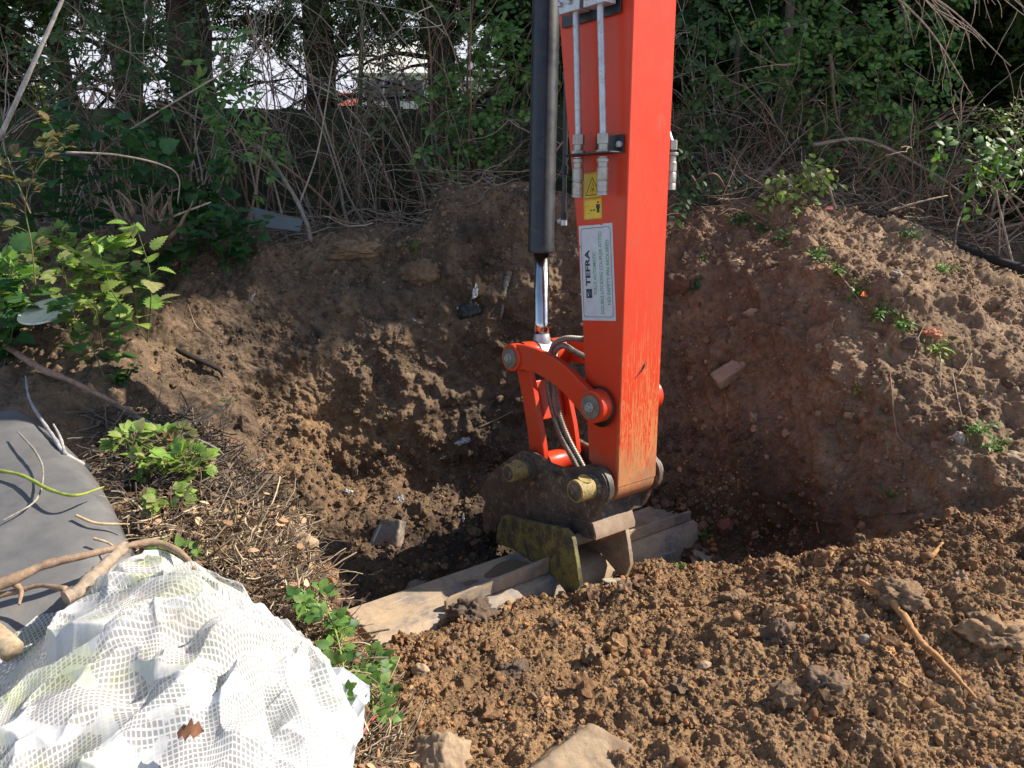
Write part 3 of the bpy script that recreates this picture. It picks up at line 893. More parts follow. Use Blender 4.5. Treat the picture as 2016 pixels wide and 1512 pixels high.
# white plate: corners (d,l): bottom-left, bottom-right, top-right, top-left as one looks at the cheek
WC = [(0.223, 0.650), (0.037, 0.668), (0.072, 1.037), (0.256, 1.022)]
mb = MB()
outline = [lerp2(WC, 0, 1), lerp2(WC, 0, 0), lerp2(WC, 1, 0), lerp2(WC, 1, .28), lerp2(WC, .982, .31), lerp2(WC, .995, .36), lerp2(WC, 1, 1), lerp2(WC, .80, 1), lerp2(WC, .785, .96), lerp2(WC, .765, 1)]
quadface(mb, outline, SA)
st = mb.build('information_sticker', ST_WHITE, dipper)
st['label'] = 'white sticker with green lettering about the coupler'
mb = MB()
def rrect(u0, u1, v0, v1, r, n=5):
    pts = []
    for cu_, cv, a0 in ((u1 - r, v1 - r * 2, 0), (u0 + r, v1 - r * 2, 90), (u0 + r, v0 + r * 2, 180), (u1 - r, v0 + r * 2, 270)):
        for t in np.radians(np.linspace(a0, a0 + 90, n)):
            pts.append((cu_ + r * math.cos(t), cv + 2 * r * math.sin(t)))
    return pts
o1 = [lerp2(WC, *p) for p in rrect(.035, .968, .06, .945, .035)]
i1_ = [lerp2(WC, *p) for p in rrect(.040, .963, .071, .934, .033)]
k = len(o1)
V = [(SA - .0006, *p) for p in o1] + [(SA - .0006, *p) for p in i1_]
F = np.array([[i, (i + 1) % k, k + (i + 1) % k, k + i] for i in range(k)])
mb.add(V, F, None, 0)
def dline(v): return lerp2(WC, .5, v)[0]
def warp_text(mb, body, u0, u1, v0, v1, mi, bold):
    V, Fs, x0, x1 = text_mesh(body, 1.0, 0, 0, bold)
    ymax = V[:, 1].max(); y0 = 0
    u = u0 + (V[:, 0] - x0) / (x1 - x0) * (u1 - u0)
    v = v0 + np.clip(V[:, 1], 0, None) / ymax * (v1 - v0)
    W = np.array([(SA - .0006, *lerp2(WC, a, b)) for a, b in zip(u, v)])
    base = mb.n; tri = {}
    for f in Fs: tri.setdefault(len(f), []).append(f)
    first = True
    for kk, fs in tri.items():
        F = np.array(fs)
        if first: mb.add(W, F, None, mi); first = False
        else:
            mb.f.append((F + base).ravel()); mb.s.append(np.full(len(F), kk, np.int64)); mb.m.append(np.full(len(F), mi, np.int64))
warp_text(mb, 'TEFRA', .365, .745, .70, .845, 0, 0.035)
warp_text(mb, 'FULLY AUTOMATIC', .275, .72, .52, .615, 1, 0.012)
warp_text(mb, 'DOUBLE LOCKING COUPLER FITTED', .070, .925, .325, .42, 1, 0.012)
warp_text(mb, 'NO SAFETY PIN REQUIRED', .165, .835, .125, .22, 1, 0.018)
quadface(mb, [lerp2(WC, *p) for p in ((.238, .845), (.238, .665), (.335, .665), (.335, .845))], SA - .0006, 0)
quadface(mb, [lerp2(WC, *p) for p in ((.262, .70), (.272, .685), (.322, .745), (.316, .765), (.292, .735))], SA - .0012, 2)
quadface(mb, [lerp2(WC, *p) for p in ((.250, .80), (.262, .76), (.285, .775), (.30, .80), (.285, .80), (.268, .79))], SA - .0012, 3)
quadface(mb, [lerp2(WC, *p) for p in ((.292, .82), (.300, .805), (.306, .82), (.298, .83))], SA - .0012, 3)
mb.build('lettering', [ST_BLACK, ST_GREEN, ST_BLUE, ST_WHITE], dipper, smooth=False)
# two yellow warning stickers
YC = [(0.230, 1.126), (0.132, 1.133), (0.138, 1.228), (0.236, 1.221)]
mb = MB(); quadface(mb, YC, SA)
y1 = mb.build('warning_sticker', ST_YELLOW, dipper); y1['label'] = 'yellow sticker with a black triangle'
YC2 = [(0.226, 1.046), (0.127, 1.053), (0.132, 1.130), (0.230, 1.123)]
mb = MB(); quadface(mb, YC2, SA)
y2 = mb.build('warning_sticker', ST_YELLOW, dipper); y2['label'] = 'yellow sticker with a black figure and arrow'
mb = MB()
def strip(C, pts, wd, closed=False, a=SA - .0007):
    P = [lerp2(C, *p) for p in pts]
    if closed: P.append(P[0])
    for p, q in zip(P[:-1], P[1:]):
        p = np.array(p); q = np.array(q); t = (q - p) / np.linalg.norm(q - p); nn = np.array([-t[1], t[0]]) * wd / 2
        e = t * wd * .4
        quadface(mb, [p - e + nn, p - e - nn, q + e - nn, q + e + nn], a)
strip(YC, [(.12, .88), (.12, .10), (.80, .49)], .0028, True)
strip(YC, [(.22, .60), (.42, .55), (.30, .45), (.50, .42)], .0018); strip(YC, [(.25, .36), (.36, .50), (.2, .5)], .0018); strip(YC, [(.58, .50), (.5, .45)], .0022)
strip(YC, [(.02, .96), (.02, .04), (.97, .04), (.97, .96)], .0010, True)
strip(YC2, [(.03, .96), (.03, .04), (.96, .04), (.96, .96)], .0010, True)
strip(YC2, [(.28, .88), (.28, .70), (.68, .70), (.68, .88)], .0009, True)
strip(YC2, [(.44, .62), (.44, .38)], .0022); strip(YC2, [(.49, .57), (.44, .64), (.39, .57)], .0020); strip(YC2, [(.49, .43), (.44, .36), (.39, .43)], .0020)
quadface(mb, [lerp2(YC2, *p) for p in ((.50, .31), (.50, .27), (.30, .27), (.30, .13), (.50, .13), (.50, .10), (.70, .10), (.72, .31))], SA - .0007)
quadface(mb, [lerp2(YC2, .80 + .05 * math.cos(t), .20 + .06 * math.sin(t)) for t in np.linspace(0, 6.28, 9)[:-1]], SA - .0007)
mb.build('warning_pictogram', ST_BLACK, dipper, smooth=False)

# ---- quick coupler
PINF, PINR = (0.075, 0.0), (0.500, -0.040)
def cheek(a0, a1, mb):
    prism(mb, [(0.868, -0.283), (0.845, -0.220), (0.790, -0.150), (0.724, -0.095), (0.60, -0.005), (0.545, 0.030), (0.500, 0.038), (0.44, 0.030), (0.36, 0.016), (0.28, 0.016), (0.17, 0.052), (0.115, 0.078), (0.060, 0.078)]
          + arc(*PINF, 0.085, 100, 250, 9) + [(0.075, -0.150), (0.100, -0.176), (0.30, -0.197), (0.55, -0.235), (0.80, -0.280)], a0, a1)
mb = MB()
cheek(-0.048, -0.020, mb); cheek(WD + .020, WD + .044, mb)
prism(mb, [(0.30, -0.10), (0.09, -0.10), (0.082, -0.165), (0.30, -0.185)], -0.02, WD + .02)
prism(mb, [(0.80, -0.20), (0.60, -0.10), (0.58, -0.22), (0.78, -0.27)], -0.02, WD + .02)
cyl(mb, (-0.046, *PINF), (-0.056, *PINF), 0.078, 40); cyl(mb, (-0.046, *PINR), (-0.058, *PINR), 0.062, 40)
cyl(mb, (WD + .044, *PINF), (WD + .055, *PINF), 0.072, 36); cyl(mb, (WD + .044, *PINR), (WD + .055, *PINR), 0.06, 36)
box(mb, -0.054, -0.047, 0.205, 0.335, -0.105, -0.010)
coupler = finish(mb, 'quick_coupler', COUPLER, arm, 0.004)
mb = MB()
prism(mb, [(0.082, -0.158), (0.30, -0.186), (0.55, -0.226), (0.805, -0.272), (0.835, -0.34), (0.838, -0.45), (0.800, -0.462), (0.762, -0.425), (0.742, -0.43), (0.724, -0.42), (0.715, -0.375), (0.690, -0.345), (0.60, -0.318), (0.40, -0.285), (0.20, -0.250), (0.070, -0.232), (0.060, -0.205)], -0.056, 0.180)
hk = finish(mb, 'hook_frame', COUPLER, coupler, 0.006)
mb = MB(); prism(mb, [(0.076, -0.160), (0.076, -0.228), (0.0545, -0.228), (0.0545, -0.205), (0.0745, -0.160)], -0.054, 0.178)
finish(mb, 'nose_plate', DUSTY, hk, 0.003)
mb = MB()
prism(mb, [(0.085, -0.235), (0.20, -0.255), (0.17, -0.285), (0.095, -0.268)], 0.015, 0.150)
finish(mb, 'locking_latch', RUST, coupler, 0.005)
def pinset(c, name_r, r):
    mb = MB(); cyl(mb, (-0.056, *c), (-0.078, *c), r + .007, 36); finish(mb, 'pin_collar', COUPLER, coupler, 0.003)
    mb = MB(); cyl(mb, (-0.078, *c), (-0.158, *c), r, 36)
    lathe(mb, (-0.112, c[0] - .006, c[1] + r - .006), (-0.112, c[0] - .009, c[1] + r + .003), [(0, r * .62), (.7, r * .62), (1, r * .55), (.75, r * .45), (.75, 0.001)], 24)
    y = finish(mb, 'yellow_pin_boss', YELLOWC, coupler, 0.004)
    mb = MB(); lathe(mb, (-0.158, *c), (-0.168, *c), [(0, r * .80), (.4, r * .80), (.5, r * .72), (.5, r * .35), (1, r * .30)], 30)
    finish(mb, 'pin_end', COUPLER, y, 0.002)
pinset(PINF, 'front', 0.046); pinset(PINR, 'rear', 0.040)
mb = MB(); cyl(mb, (WD + .055, *PINF), (WD + .085, *PINF), 0.052, 32); finish(mb, 'pin_end', DUSTY, coupler, 0.006)

# ---- wide ditching bucket
BA0, BA1 = -0.96, 0.965
mb = MB()
shell = [(0.470, -0.405), (0.38, -0.413), (0.300, -0.420), (0.258, -0.424), (0.225, -0.434), (0.200, -0.462), (0.186, -0.515), (0.184, -0.58), (0.195, -0.66), (0.21, -0.73), (0.30, -0.77), (0.60, -0.775),
         (0.60, -0.763), (0.305, -0.757), (0.23, -0.718), (0.207, -0.652), (0.197, -0.58), (0.199, -0.518), (0.212, -0.470), (0.233, -0.446), (0.260, -0.436), (0.300, -0.432), (0.38, -0.425), (0.470, -0.417)]
prism(mb, shell, BA0, BA1)
bucket = finish(mb, 'bucket', BUCKET, arm, 0.003, 50)
bucket['label'] = 'wide dusty ditching bucket half buried in the loose soil'
endp = [(0.478, -0.398), (0.300, -0.412), (0.256, -0.416), (0.220, -0.427), (0.193, -0.458), (0.178, -0.513), (0.176, -0.582), (0.188, -0.666), (0.205, -0.738), (0.30, -0.779), (0.58, -0.785), (0.50, -0.60)]
for a in (BA0 - .016, BA1 + .0005):
    mb = MB(); prism(mb, endp, a, a + .0155); 
    o = finish(mb, 'end_plate', BUCKET, bucket, 0.004)
    if a < 0:
        m2 = MB(); cyl(m2, (a - .0015, .43, -.455), (a - .0005, .43, -.455), .012, 18); m2.build('drain_hole', GREASE, bucket)
for a0, a1, h0, h1 in ((-0.66, -0.135, 0.050, 0.068), (0.195, 0.80, 0.06, 0.045)):
    mb = MB()
    V = [(a0, 0.246, -.420), (a1, 0.246, -.420), (a1, 0.246, -.420 + h1), (a0 + .03, 0.246, -.420 + h0), (a0, .246, -.420 + h0 - .012)]
    V2 = [(x, .260, z) for x, _, z in V]
    mb.add(V + V2, np.array([[0, 1, 2, 3]]))
    base = mb.n - 10
    for F in ([3, 4, 0], [5 + 3, 5 + 2, 5 + 1, 5 + 0], [5, 5 + 4, 5 + 3], [0, 4, 9, 5], [4, 3, 8, 9], [3, 2, 7, 8], [2, 1, 6, 7], [1, 0, 5, 6]):
        mb.f.append(np.array(F) + base); mb.s.append(np.array([len(F)])); mb.m.append(np.array([0]))
    finish(mb, 'stiffener_rail', BUCKET, bucket, 0.002)
# ears
earp = [(0.625, -0.42), (0.61, -0.33), (0.587, -0.287), (0.56, -0.262), (0.527, -0.256), (0.34, -0.225), (0.159, -0.192), (0.130, -0.198), (0.107, -0.222), (0.082, -0.31), (0.062, -0.405), (0.072, -0.43), (0.10, -0.50), (0.16, -0.46), (0.24, -0.418), (0.47, -0.402)]
mb = MB(); prism(mb, earp, -0.135, -0.113)
e1 = finish(mb, 'bucket_ear', MOSS, bucket, 0.003); e1['label'] = 'ear plate with flaking yellow paint'
mb = MB(); prism(mb, [(p[0], p[1]) for p in earp], 0.165, 0.187)
e2 = finish(mb, 'bucket_ear', BUCKET, bucket, 0.003)
mb = MB()
cyl(mb, (-0.11, 0.150, -0.255), (0.165, 0.150, -0.255), 0.024, 24); cyl(mb, (-0.11, 0.56, -0.315), (0.165, 0.56, -0.315), 0.024, 24)
finish(mb, 'bucket_pin', DUSTY, bucket, 0.002)
mb = MB(); prism(mb, [(0.62, -0.42), (0.60, -0.36), (0.47, -0.40)], -0.132, -0.116)
mb = MB()
lathe(mb, (0.50, 0.32, -.416), (0.50, 0.32, -.398), [(0, .075), (.6, .075), (.9, .068), (1, .055)], 40)
m_ = mb.build('wear_pad', DUSTY, bucket)
WET = flat_mat('drying_mud', (0.16, 0.11, 0.07), 0.45, 0.1)
mb = MB()
for (a, d, r1, r2) in ((-0.46, .37, .035, .016), (-0.26, .38, .11, .045)):
    t = np.linspace(0, 2 * np.pi, 40, endpoint=False)
    rr = 1 + .15 * np.sin(3 * t + a * 9)
    dd = d + r2 * np.sin(t) * rr
    V = np.stack([a + r1 * np.cos(t) * rr, dd, np.interp(dd, [.245, .36, .47], [-.4235, -.4145, -.4045]) + .0012], -1)
    mb.add(V, np.arange(40)[None])
mb.build('mud_stain', WET, bucket, smooth=False)
# ------------------------------------------------------------------ loose soil, stones and rubble
def ico(sub):
    bm = bmesh.new(); bmesh.ops.create_icosphere(bm, subdivisions=sub, radius=1.0)
    V = np.array([v.co[:] for v in bm.verts]); F = np.array([[v.index for v in f.verts] for f in bm.faces]); bm.free()
    return V, F
ICO1, ICO2, ICO3, ICO5 = ico(1), ico(2), ico(3), ico(5)
def lump(base, seed, amp=0.35, sq=(1, .85, .7), f=1.4, smooth=False):
    V, F = base
    n = fbm(V * f + seed * 7.7, 3) if not smooth else fbm(V * .9 + seed * 7.7, 1)
    W = V * (1 + amp * n)[:, None] * np.array(sq)
    return W, F
def soilcol(n, kind, r=rng):
    pal = {'orange': [(.30, .176, .086), (.235, .132, .065), (.37, .215, .102), (.17, .10, .053), (.26, .16, .09)],
           'dark': [(.10, .068, .045), (.13, .087, .055), (.17, .11, .066), (.15, .10, .062), (.2, .13, .08)],
           'tan': [(.27, .175, .105), (.21, .135, .08), (.34, .23, .14), (.16, .105, .065)],
           'pebble': [(.36, .24, .14), (.42, .30, .19), (.30, .19, .11), (.25, .19, .15), (.38, .22, .11), (.22, .18, .16)]}[kind]
    pal = np.array(pal)
    return pal[r.integers(0, len(pal), n)] * r.uniform(.75, 1.2, (n, 1))
jac = np.linalg.norm(np.cross(du, dv), axis=-1)
def sample(mask, n):
    w = (mask * jac).ravel(); w = w / w.sum()
    idx = rng.choice(NC * NR, n, p=w)
    return G.reshape(-1, 3)[idx], Nn.reshape(-1, 3)[idx]
clump = .25 + np.clip(fbm(G0 * 5 + 3, 3) * 2.2, 0, 1.5)
foreM = (1 - left) * (RT > .5) * (RT < 5.0) * (CX < 2300)
pitM = ((RT > 4.7) & (RT < 7.3) & (CX > 500) & (CX < 1500)) * 1.0
wallR = ((RT > 5.6) & (RT < 10.2) & (CX > 1330)) * clump
wallM = ((RT > 6.6) & (RT < 10.2) & (CX > 250) & (CX < 1380)) * clump
topM = ((RT > 9.2) & (RT < 11.4)) * 1.0
bankM = leftbank * (RT > .5) * (CX > -100) * 1.0
edgeM = (np.exp(-((RT - 4.6) / .55) ** 2)) * (1 - left) * (CX > 780) * (CX < 2200)
def clods(name, specs, label, cat):
    mb = MB()
    for mask, n, lo, hi, kind, base, round_ in specs:
        pos, nrm = sample(mask, n)
        s = lo * (hi / lo) ** (rng.random(n) ** 2.6)
        var = rng.integers(0, 6, n)
        for v in range(6):
            k = var == v
            T, F = lump(base, v + 1, .18 if round_ else .55, (1, .82, .66) if round_ else (1, .88, .75), f=1.9, smooth=round_)
            c = soilcol(k.sum(), kind)
            if kind == 'orange':
                dk = rng.random(k.sum()) < .16; c[dk] = soilcol(dk.sum(), 'dark') * 1.3
            scatter(mb, T, F, pos[k] + nrm[k] * (s[k] * rng.uniform(-.25, .55, k.sum()))[:, None], rdir(k.sum()), rdir(k.sum()), s[k], c)
    o = mb.build(name, CLOD, smooth=False)
    return tag(o, label, cat, kind='stuff')
clods('soil_crumbs', [(foreM, 90000, .0015, .006, 'orange', ICO1, False), (foreM * clump ** 1.6, 9000, .004, .014, 'orange', ICO2, False), (foreM * clump ** 2.2, 750, .012, .042, 'orange', ICO3, False),
                      (edgeM, 3500, .005, .020, 'orange', ICO2, False), (foreM, 1100, .004, .010, 'pebble', ICO2, True)],
      'loose brown crumbly soil heaped in front of the bucket', 'soil')
clods('pit_crumbs', [(pitM, 9000, .003, .014, 'dark', ICO1, False), (pitM, 1400, .010, .028, 'dark', ICO2, False), (wallM, 7000, .0025, .010, 'dark', ICO1, False),
                     (wallM, 700, .008, .024, 'dark', ICO2, False), (wallR, 6000, .0025, .010, 'tan', ICO1, False), (wallR, 900, .008, .024, 'tan', ICO2, False), (wallM, 2400, .002, .007, 'pebble', ICO1, True), (wallR, 500, .003, .009, 'pebble', ICO1, True), (pitM, 450, .004, .010, 'pebble', ICO1, True)],
      'dark damp crumbs lying in the pit and stuck to its walls', 'soil')
clods('mound_crumbs', [(topM, 7000, .003, .012, 'tan', ICO1, False), (topM, 600, .008, .022, 'tan', ICO2, False), (topM, 700, .004, .013, 'pebble', ICO1, True),
                       (bankM, 5000, .003, .012, 'tan', ICO1, False)],
      'dry pale crumbs and grit on top of the spoil mound', 'soil')

STONE = None
def stone_material(name, c1, c2, bstr=0.5, rough=.85):
    m, nt, b = newmat(name)
    c = ocoord(nt)
    n = noise(nt, c, 22, 6, .7)
    col = ramp(nt, n, [(.32, c1), (.66, c2)])
    dirt = ramp(nt, noise(nt, c, 9, 5, .7), [(.45, g(0)), (.62, g(.8))])
    col = mix(nt, dirt, col, (.16, .10, .06))
    nt.links.new(mix(nt, 1.0, col, attr(nt), 'MULTIPLY'), b.inputs['Base Color'])
    b.inputs['Roughness'].default_value = rough
    nt.links.new(bump(nt, noise(nt, c, 90, 6, .75), bstr, .006), b.inputs['Normal'])
    return m
PEB = stone_material('pebble_stone', (.30, .20, .12), (.46, .33, .21), .3, .7)
GREYS = stone_material('grey_stone', (.20, .17, .14), (.34, .28, .21))
CONC = stone_material('concrete_lump', (.30, .25, .19), (.44, .38, .30))
TANS = stone_material('tan_stone', (.26, .18, .11), (.42, .30, .18))
BRICK = stone_material('red_brick', (.26, .09, .05), (.38, .15, .09))
CLODM = stone_material('earth_clod', (.07, .05, .035), (.15, .10, .065), .9, .95)
CLODO = stone_material('orange_clod', (.20, .12, .065), (.31, .19, .10), .9, .95)

def place(o, px, py, sink=0.0, rot=None, normal=False):
    h, n = hit(px, py)
    o.location = h - n * sink if normal else h - np.array([0, 0, sink])
    if rot: o.rotation_euler = rot
    return h, n
# individually visible rounded pebbles
protos = []
for v in range(7):
    T, F = lump(ICO3, v + 20, .22, (1, rng.uniform(.68, .9), rng.uniform(.5, .75)), smooth=True)
    protos.append(MB().add(T, F, soilcol(1, 'pebble')[0] * 2.3).build('pebble', PEB))
cnt = 0
PEBG = 'rounded pebbles lying in the loose soil'
PEBL = 'small rounded brown pebble lying loose in the crumbly soil'
spots = [(int(rng.uniform(820, 1990)), int(rng.uniform(1080, 1505))) for _ in range(150)]
spots += [(int(920 + t * 420 + rng.normal() * 45), int(1205 - t * 120 + rng.normal() * 22 + 12)) for t in rng.random(45)]
spots += [(int(rng.uniform(1340, 1560)), int(rng.uniform(1050, 1140))) for _ in range(28)]
for (px, py) in spots:
    if py < 1060 + (0 if px < 1500 else -20): continue
    k = rng.integers(0, 7)
    o = protos[k] if cnt < 7 and (k := cnt) is not None else protos[k].copy()
    if cnt >= 7: COL.objects.link(o)
    h, n = hit(px, py)
    if np.linalg.norm(h) > 4.2: h, n = hit(1500, 1300)
    s = float(.008 + .014 * rng.random() ** 2)
    o.location = h + n * s * .25
    o.scale = (s, s, s)
    o.rotation_euler = tuple(rng.uniform(0, 6.28, 3))
    wh = 'beside the bucket' if py < 1215 and px < 1360 else ('at the far end of the bucket' if py < 1145 and px < 1580 else ('in the front part of the soil heap' if py > 1380 else ('on the right of the soil heap near the thick root' if px > 1560 else 'on the left half of the soil heap')))
    tag(o, 'small brown pebble ' + wh, 'pebble', 'pebbles in the loose soil ' + wh)
    cnt += 1
def rock(name, px, py, size, mat, label, cat, seed, sub=ICO5, amp=.45, rot=(0, 0, 0), sink=.3, f=1.2, col=(1, 1, 1), rough=.05):
    V, F = sub
    q = V * f + seed * 5.1
    W = V * (1 + amp * fbm(q, 2) + rough * fbm(V * 6 + seed, 4))[:, None] * np.array(size) * .5
    o = MB().add(W, F, col).build(name, mat)
    place(o, px, py, sink * size[2] * .5, rot)
    return tag(o, label, cat)
def block(name, px, py, size, mat, label, cat, rot, seed, sink=0.0, chip=.004):
    """A broken squared block: a subdivided box with chipped faces and one corner knocked off."""
    bm = bmesh.new(); bmesh.ops.create_cube(bm, size=1.0)
    bmesh.ops.scale(bm, vec=size, verts=bm.verts)
    r = random.Random(seed)
    nrm = Vector((r.choice((-1, 1)) * r.uniform(.5, 1), r.uniform(-.6, .6), r.uniform(.1, .6))).normalized()
    bmesh.ops.bisect_plane(bm, geom=bm.verts[:] + bm.edges[:] + bm.faces[:], plane_co=nrm * (0.36 * max(size)), plane_no=nrm, clear_outer=True)
    es = [e for e in bm.edges if e.is_boundary]
    if es: bmesh.ops.holes_fill(bm, edges=es)
    bmesh.ops.triangulate(bm, faces=bm.faces)
    for _ in range(4):
        long = [e for e in bm.edges if e.calc_length() > max(size) / 14]
        if long: bmesh.ops.subdivide_edges(bm, edges=long, cuts=1)
        bmesh.ops.triangulate(bm, faces=bm.faces)
    V = np.array([v.co[:] for v in bm.verts]); F = np.array([[v.index for v in f.verts] for f in bm.faces]); bm.free()
    c = V / (np.array(size) * .5)
    edge = np.sort(np.abs(c), 1)[:, 1]                        # near an edge of the box both of two coordinates are high
    V = V - V * (sstep(.86, 1.0, edge) * .05 * (1 + fbm(V * 40 + seed, 2)))[:, None]
    V = V + (fbm(V * 60 + seed, 3) * chip)[:, None] * (V / np.linalg.norm(V, axis=1, keepdims=True))
    o = MB().add(V, F).build(name, mat)
    place(o, px, py, sink, rot)
    return tag(o, label, cat)
R = math.radians
block('paving_slab', 1185, 1520, (.33, .21, .09), TANS, 'big pale slab in loose soil at bottom edge of picture, below the rail', 'slab', (R(12), R(14), R(-28)), 4, .03, .010)
block('rock', 862, 1505, (.13, .12, .12), TANS, 'angular brown rock beside the white net, at the bottom edge', 'rock', (R(28), R(35), R(20)), 19, .0, .012)
rock('earth_clod', 935, 1222, (.17, .13, .11), CLODM, 'dark round clod pressed against the front of the bucket', 'clod', 3, amp=.5, sink=-.5, rough=.2)
rock('earth_clod', 1532, 1255, (.09, .08, .10), CLODM, 'dark grey clod standing up in the middle of the loose soil', 'clod', 5, amp=.5, sink=0, rough=.2, col=(1.5, 1.45, 1.4))
rock('earth_clod', 1622, 1355, (.12, .10, .10), CLODM, 'largest grey clod low in the loose soil beside the orange root', 'clod', 6, amp=.5, sink=0, rough=.18, col=(1.5, 1.4, 1.3))
rock('earth_clod', 1775, 1170, (.14, .11, .08), CLODO, 'orange lumpy clod above the thick root', 'clod', 7, amp=.6, sink=.1, rough=.22)
rock('earth_clod', 1450, 1180, (.11, .08, .06), CLODO, 'flat orange clod on the crest of the loose soil', 'clod', 8, amp=.6, sink=.3, rough=.2)
rock('earth_clod', 1020, 1320, (.10, .09, .06), CLODM, 'dark clod in a hollow of the soil in front of the bucket', 'clod', 12, amp=.5, sink=.4, rough=.2)
rock('earth_clod', 1960, 1240, (.15, .12, .09), CLODO, 'broad tan clod near the right edge of the loose soil', 'clod', 14, amp=.5, sink=.2, rough=.2, col=(1.2, 1.2, 1.15))
rock('earth_clod', 1410, 1110, (.07, .06, .06), CLODM, 'small dark clod beside the weed at the far end of the bucket', 'clod', 15, amp=.5, sink=.0, rough=.2)
block('flat_stone', 1303, 1082, (.17, .12, .05), TANS, 'flat brown stone leaning on the far half of the bucket', 'stone', (R(-16), R(8), R(30)), 11, -.01)
rock('flat_stone', 1215, 1150, (.11, .07, .045), CONC, 'pale angular stone in the soil right of the yellow ear', 'stone', 18, amp=.5, rot=(0, .2, .3), sink=.1)
rock('flint_stone', 1428, 1040, (.07, .07, .08), BRICK, 'dark red stone beyond the far end of the bucket', 'stone', 21, amp=.5, sink=-.2, col=(.6, .55, .6))
rock('flat_stone', 1388, 1105, (.12, .08, .05), GREYS, 'grey wedge stone behind the small weed by the bucket', 'stone', 23, amp=.6, rot=(.2, .3, -.4), sink=.1)
rock('pebble', 828, 1322, (.055, .045, .05), PEB, 'round tan pebble in loose soil near the left bank, below the bucket end', 'pebble', 27, amp=.2, sink=-.1, rough=.03)
rock('pebble', 1388, 1313, (.05, .042, .036), PEB, 'smooth oval pebble in the middle of the loose soil', 'pebble', 28, amp=.15, sink=0, rough=.02)
rock('pebble', 1708, 1262, (.05, .045, .036), GREYS, 'smooth grey pebble left of the orange root', 'pebble', 29, amp=.15, sink=0, rough=.02)
# rubble in and around the pit
block('concrete_block', 763, 1050, (.165, .135, .06), GREYS, 'squared concrete piece with white streaks on the pit floor', 'rubble', (R(52), R(-10), R(-22)), 31, .0)
bl = bpy.data.objects['concrete_block']
W = flat_mat('lime_streak', (.55, .55, .56), .8, .1)
mb = MB(); mb.add([(-.060, -.045, .0325), (-.050, -.050, .0325), (-.020, .035, .0325), (-.030, .040, .0325)], np.array([[0, 1, 2, 3]])); mb.build('white_streak', W, bl)
block('concrete_block', 820, 1158, (.10, .08, .05), GREYS, 'broken grey piece sticking up behind the near half of bucket', 'rubble', (R(40), R(25), R(30)), 33, .01)
block('brick', 1440, 735, (.20, .085, .065), TANS, 'muddy brick jutting from the right wall of the pit', 'brick', (R(30), R(-34), R(22)), 36, -.01).scale = (1, 1, 1)
bpy.data.objects['brick'].rotation_euler = (R(20), R(-32), R(10))
rock('buried_stone', 1340, 560, (.16, .10, .13), CLODM, 'dark rounded stone in the pit wall right behind the arm', 'stone', 41, amp=.3, sink=0, rough=.05, col=(.9, .7, .6))
rock('stone_chip', 1480, 618, (.07, .02, .05), TANS, 'thin brown flake standing on the mound face', 'stone', 43, amp=.4, sink=-.2)
rock('brick_piece', 1835, 658, (.09, .05, .05), BRICK, 'orange brick fragment on the ridge of the mound', 'brick', 45, amp=.4, sink=0, col=(1.5, 1.2, 1.0))
rock('flint_stone', 1792, 680, (.08, .07, .07), CLODM, 'dark lump beside the brick fragment on the ridge', 'stone', 46, amp=.4, sink=-.2, rough=.15)
rock('pale_stone', 1885, 868, (.05, .03, .06), CONC, 'small cream stone low on the right side of the mound', 'stone', 47, amp=.4, sink=-.2)
rock('pale_stone', 1765, 540, (.05, .03, .035), CONC, 'small cream stone among weeds on top of the mound', 'stone', 48, amp=.4, sink=-.2)
rock('pale_stone', 2002, 905, (.10, .07, .06), TANS, 'tan stone at the right edge where the mound meets the soil', 'stone', 49, amp=.4, sink=-.1)
rock('pale_stone', 1450, 520, (.06, .04, .05), TANS, 'tan stone showing in the upper mound face', 'stone', 50, amp=.4, sink=0)
rock('earth_clod', 830, 548, (.19, .13, .15), CLODM, 'hanging lump of earth on the far wall under the crest', 'clod', 52, amp=.5, sink=-.3, rough=.2, col=(1.5, 1.4, 1.25))
rock('earth_clod', 700, 490, (.25, .12, .10), CLODM, 'dry lump of earth along the crest of the far wall', 'clod', 53, amp=.5, sink=0, rough=.2, col=(1.8, 1.7, 1.5))
rock('buried_stone', 590, 1075, (.10, .09, .08), TANS, 'yellowish stone at the foot of the left bank edge', 'stone', 54, amp=.4, sink=0)
# white plastic scraps and lime
SCR = flat_mat('plastic_scrap', (.50, .52, .54), .3, .45)
def scrap(px, py, s, label, seed, off=.012):
    h, n = hit(px, py)
    V, F = ico(3)
    q = V * np.array([1, .38, .04]) * (1 + .9 * fbm(V * 2.6 + seed * 3, 3))[:, None] + (fbm(V * 3.2 + seed, 3) * .45)[:, None] * np.array([.2, .3, .55])
    mb = MB().add(q * s * .62, F)
    o = mb.build('plastic_scrap', SCR)
    o.location = h + n * off
    o.rotation_euler = (Vector(n).to_track_quat('Z', 'Y') @ Matrix.Rotation(seed * 1.3, 3, 'Z').to_quaternion()).to_euler()
    tag(o, label, 'scrap')
scrap(935, 575, .055, 'torn white plastic scrap in the far wall behind the ram rod', 1)
scrap(905, 608, .03, 'small white scrap on the far wall, left of the hanging root', 2)
scrap(822, 640, .05, 'thin white streaky scrap half way up the far wall', 3)
scrap(955, 665, .05, 'crumpled white plastic stuck in the wall beside the red link', 4)
scrap(915, 868, .065, 'shiny crumpled film low on the far wall', 5)
scrap(787, 985, .055, 'bluish plastic scrap lying above the squared concrete piece', 6, .02)
scrap(685, 968, .035, 'short white strip on the pit floor left of the bluish scrap', 7)
scrap(497, 585, .03, 'small white torn scrap high on the left pit wall', 8)
scrap(915, 1022, .03, 'white crumb of lime on the pit floor near the coupler', 9)
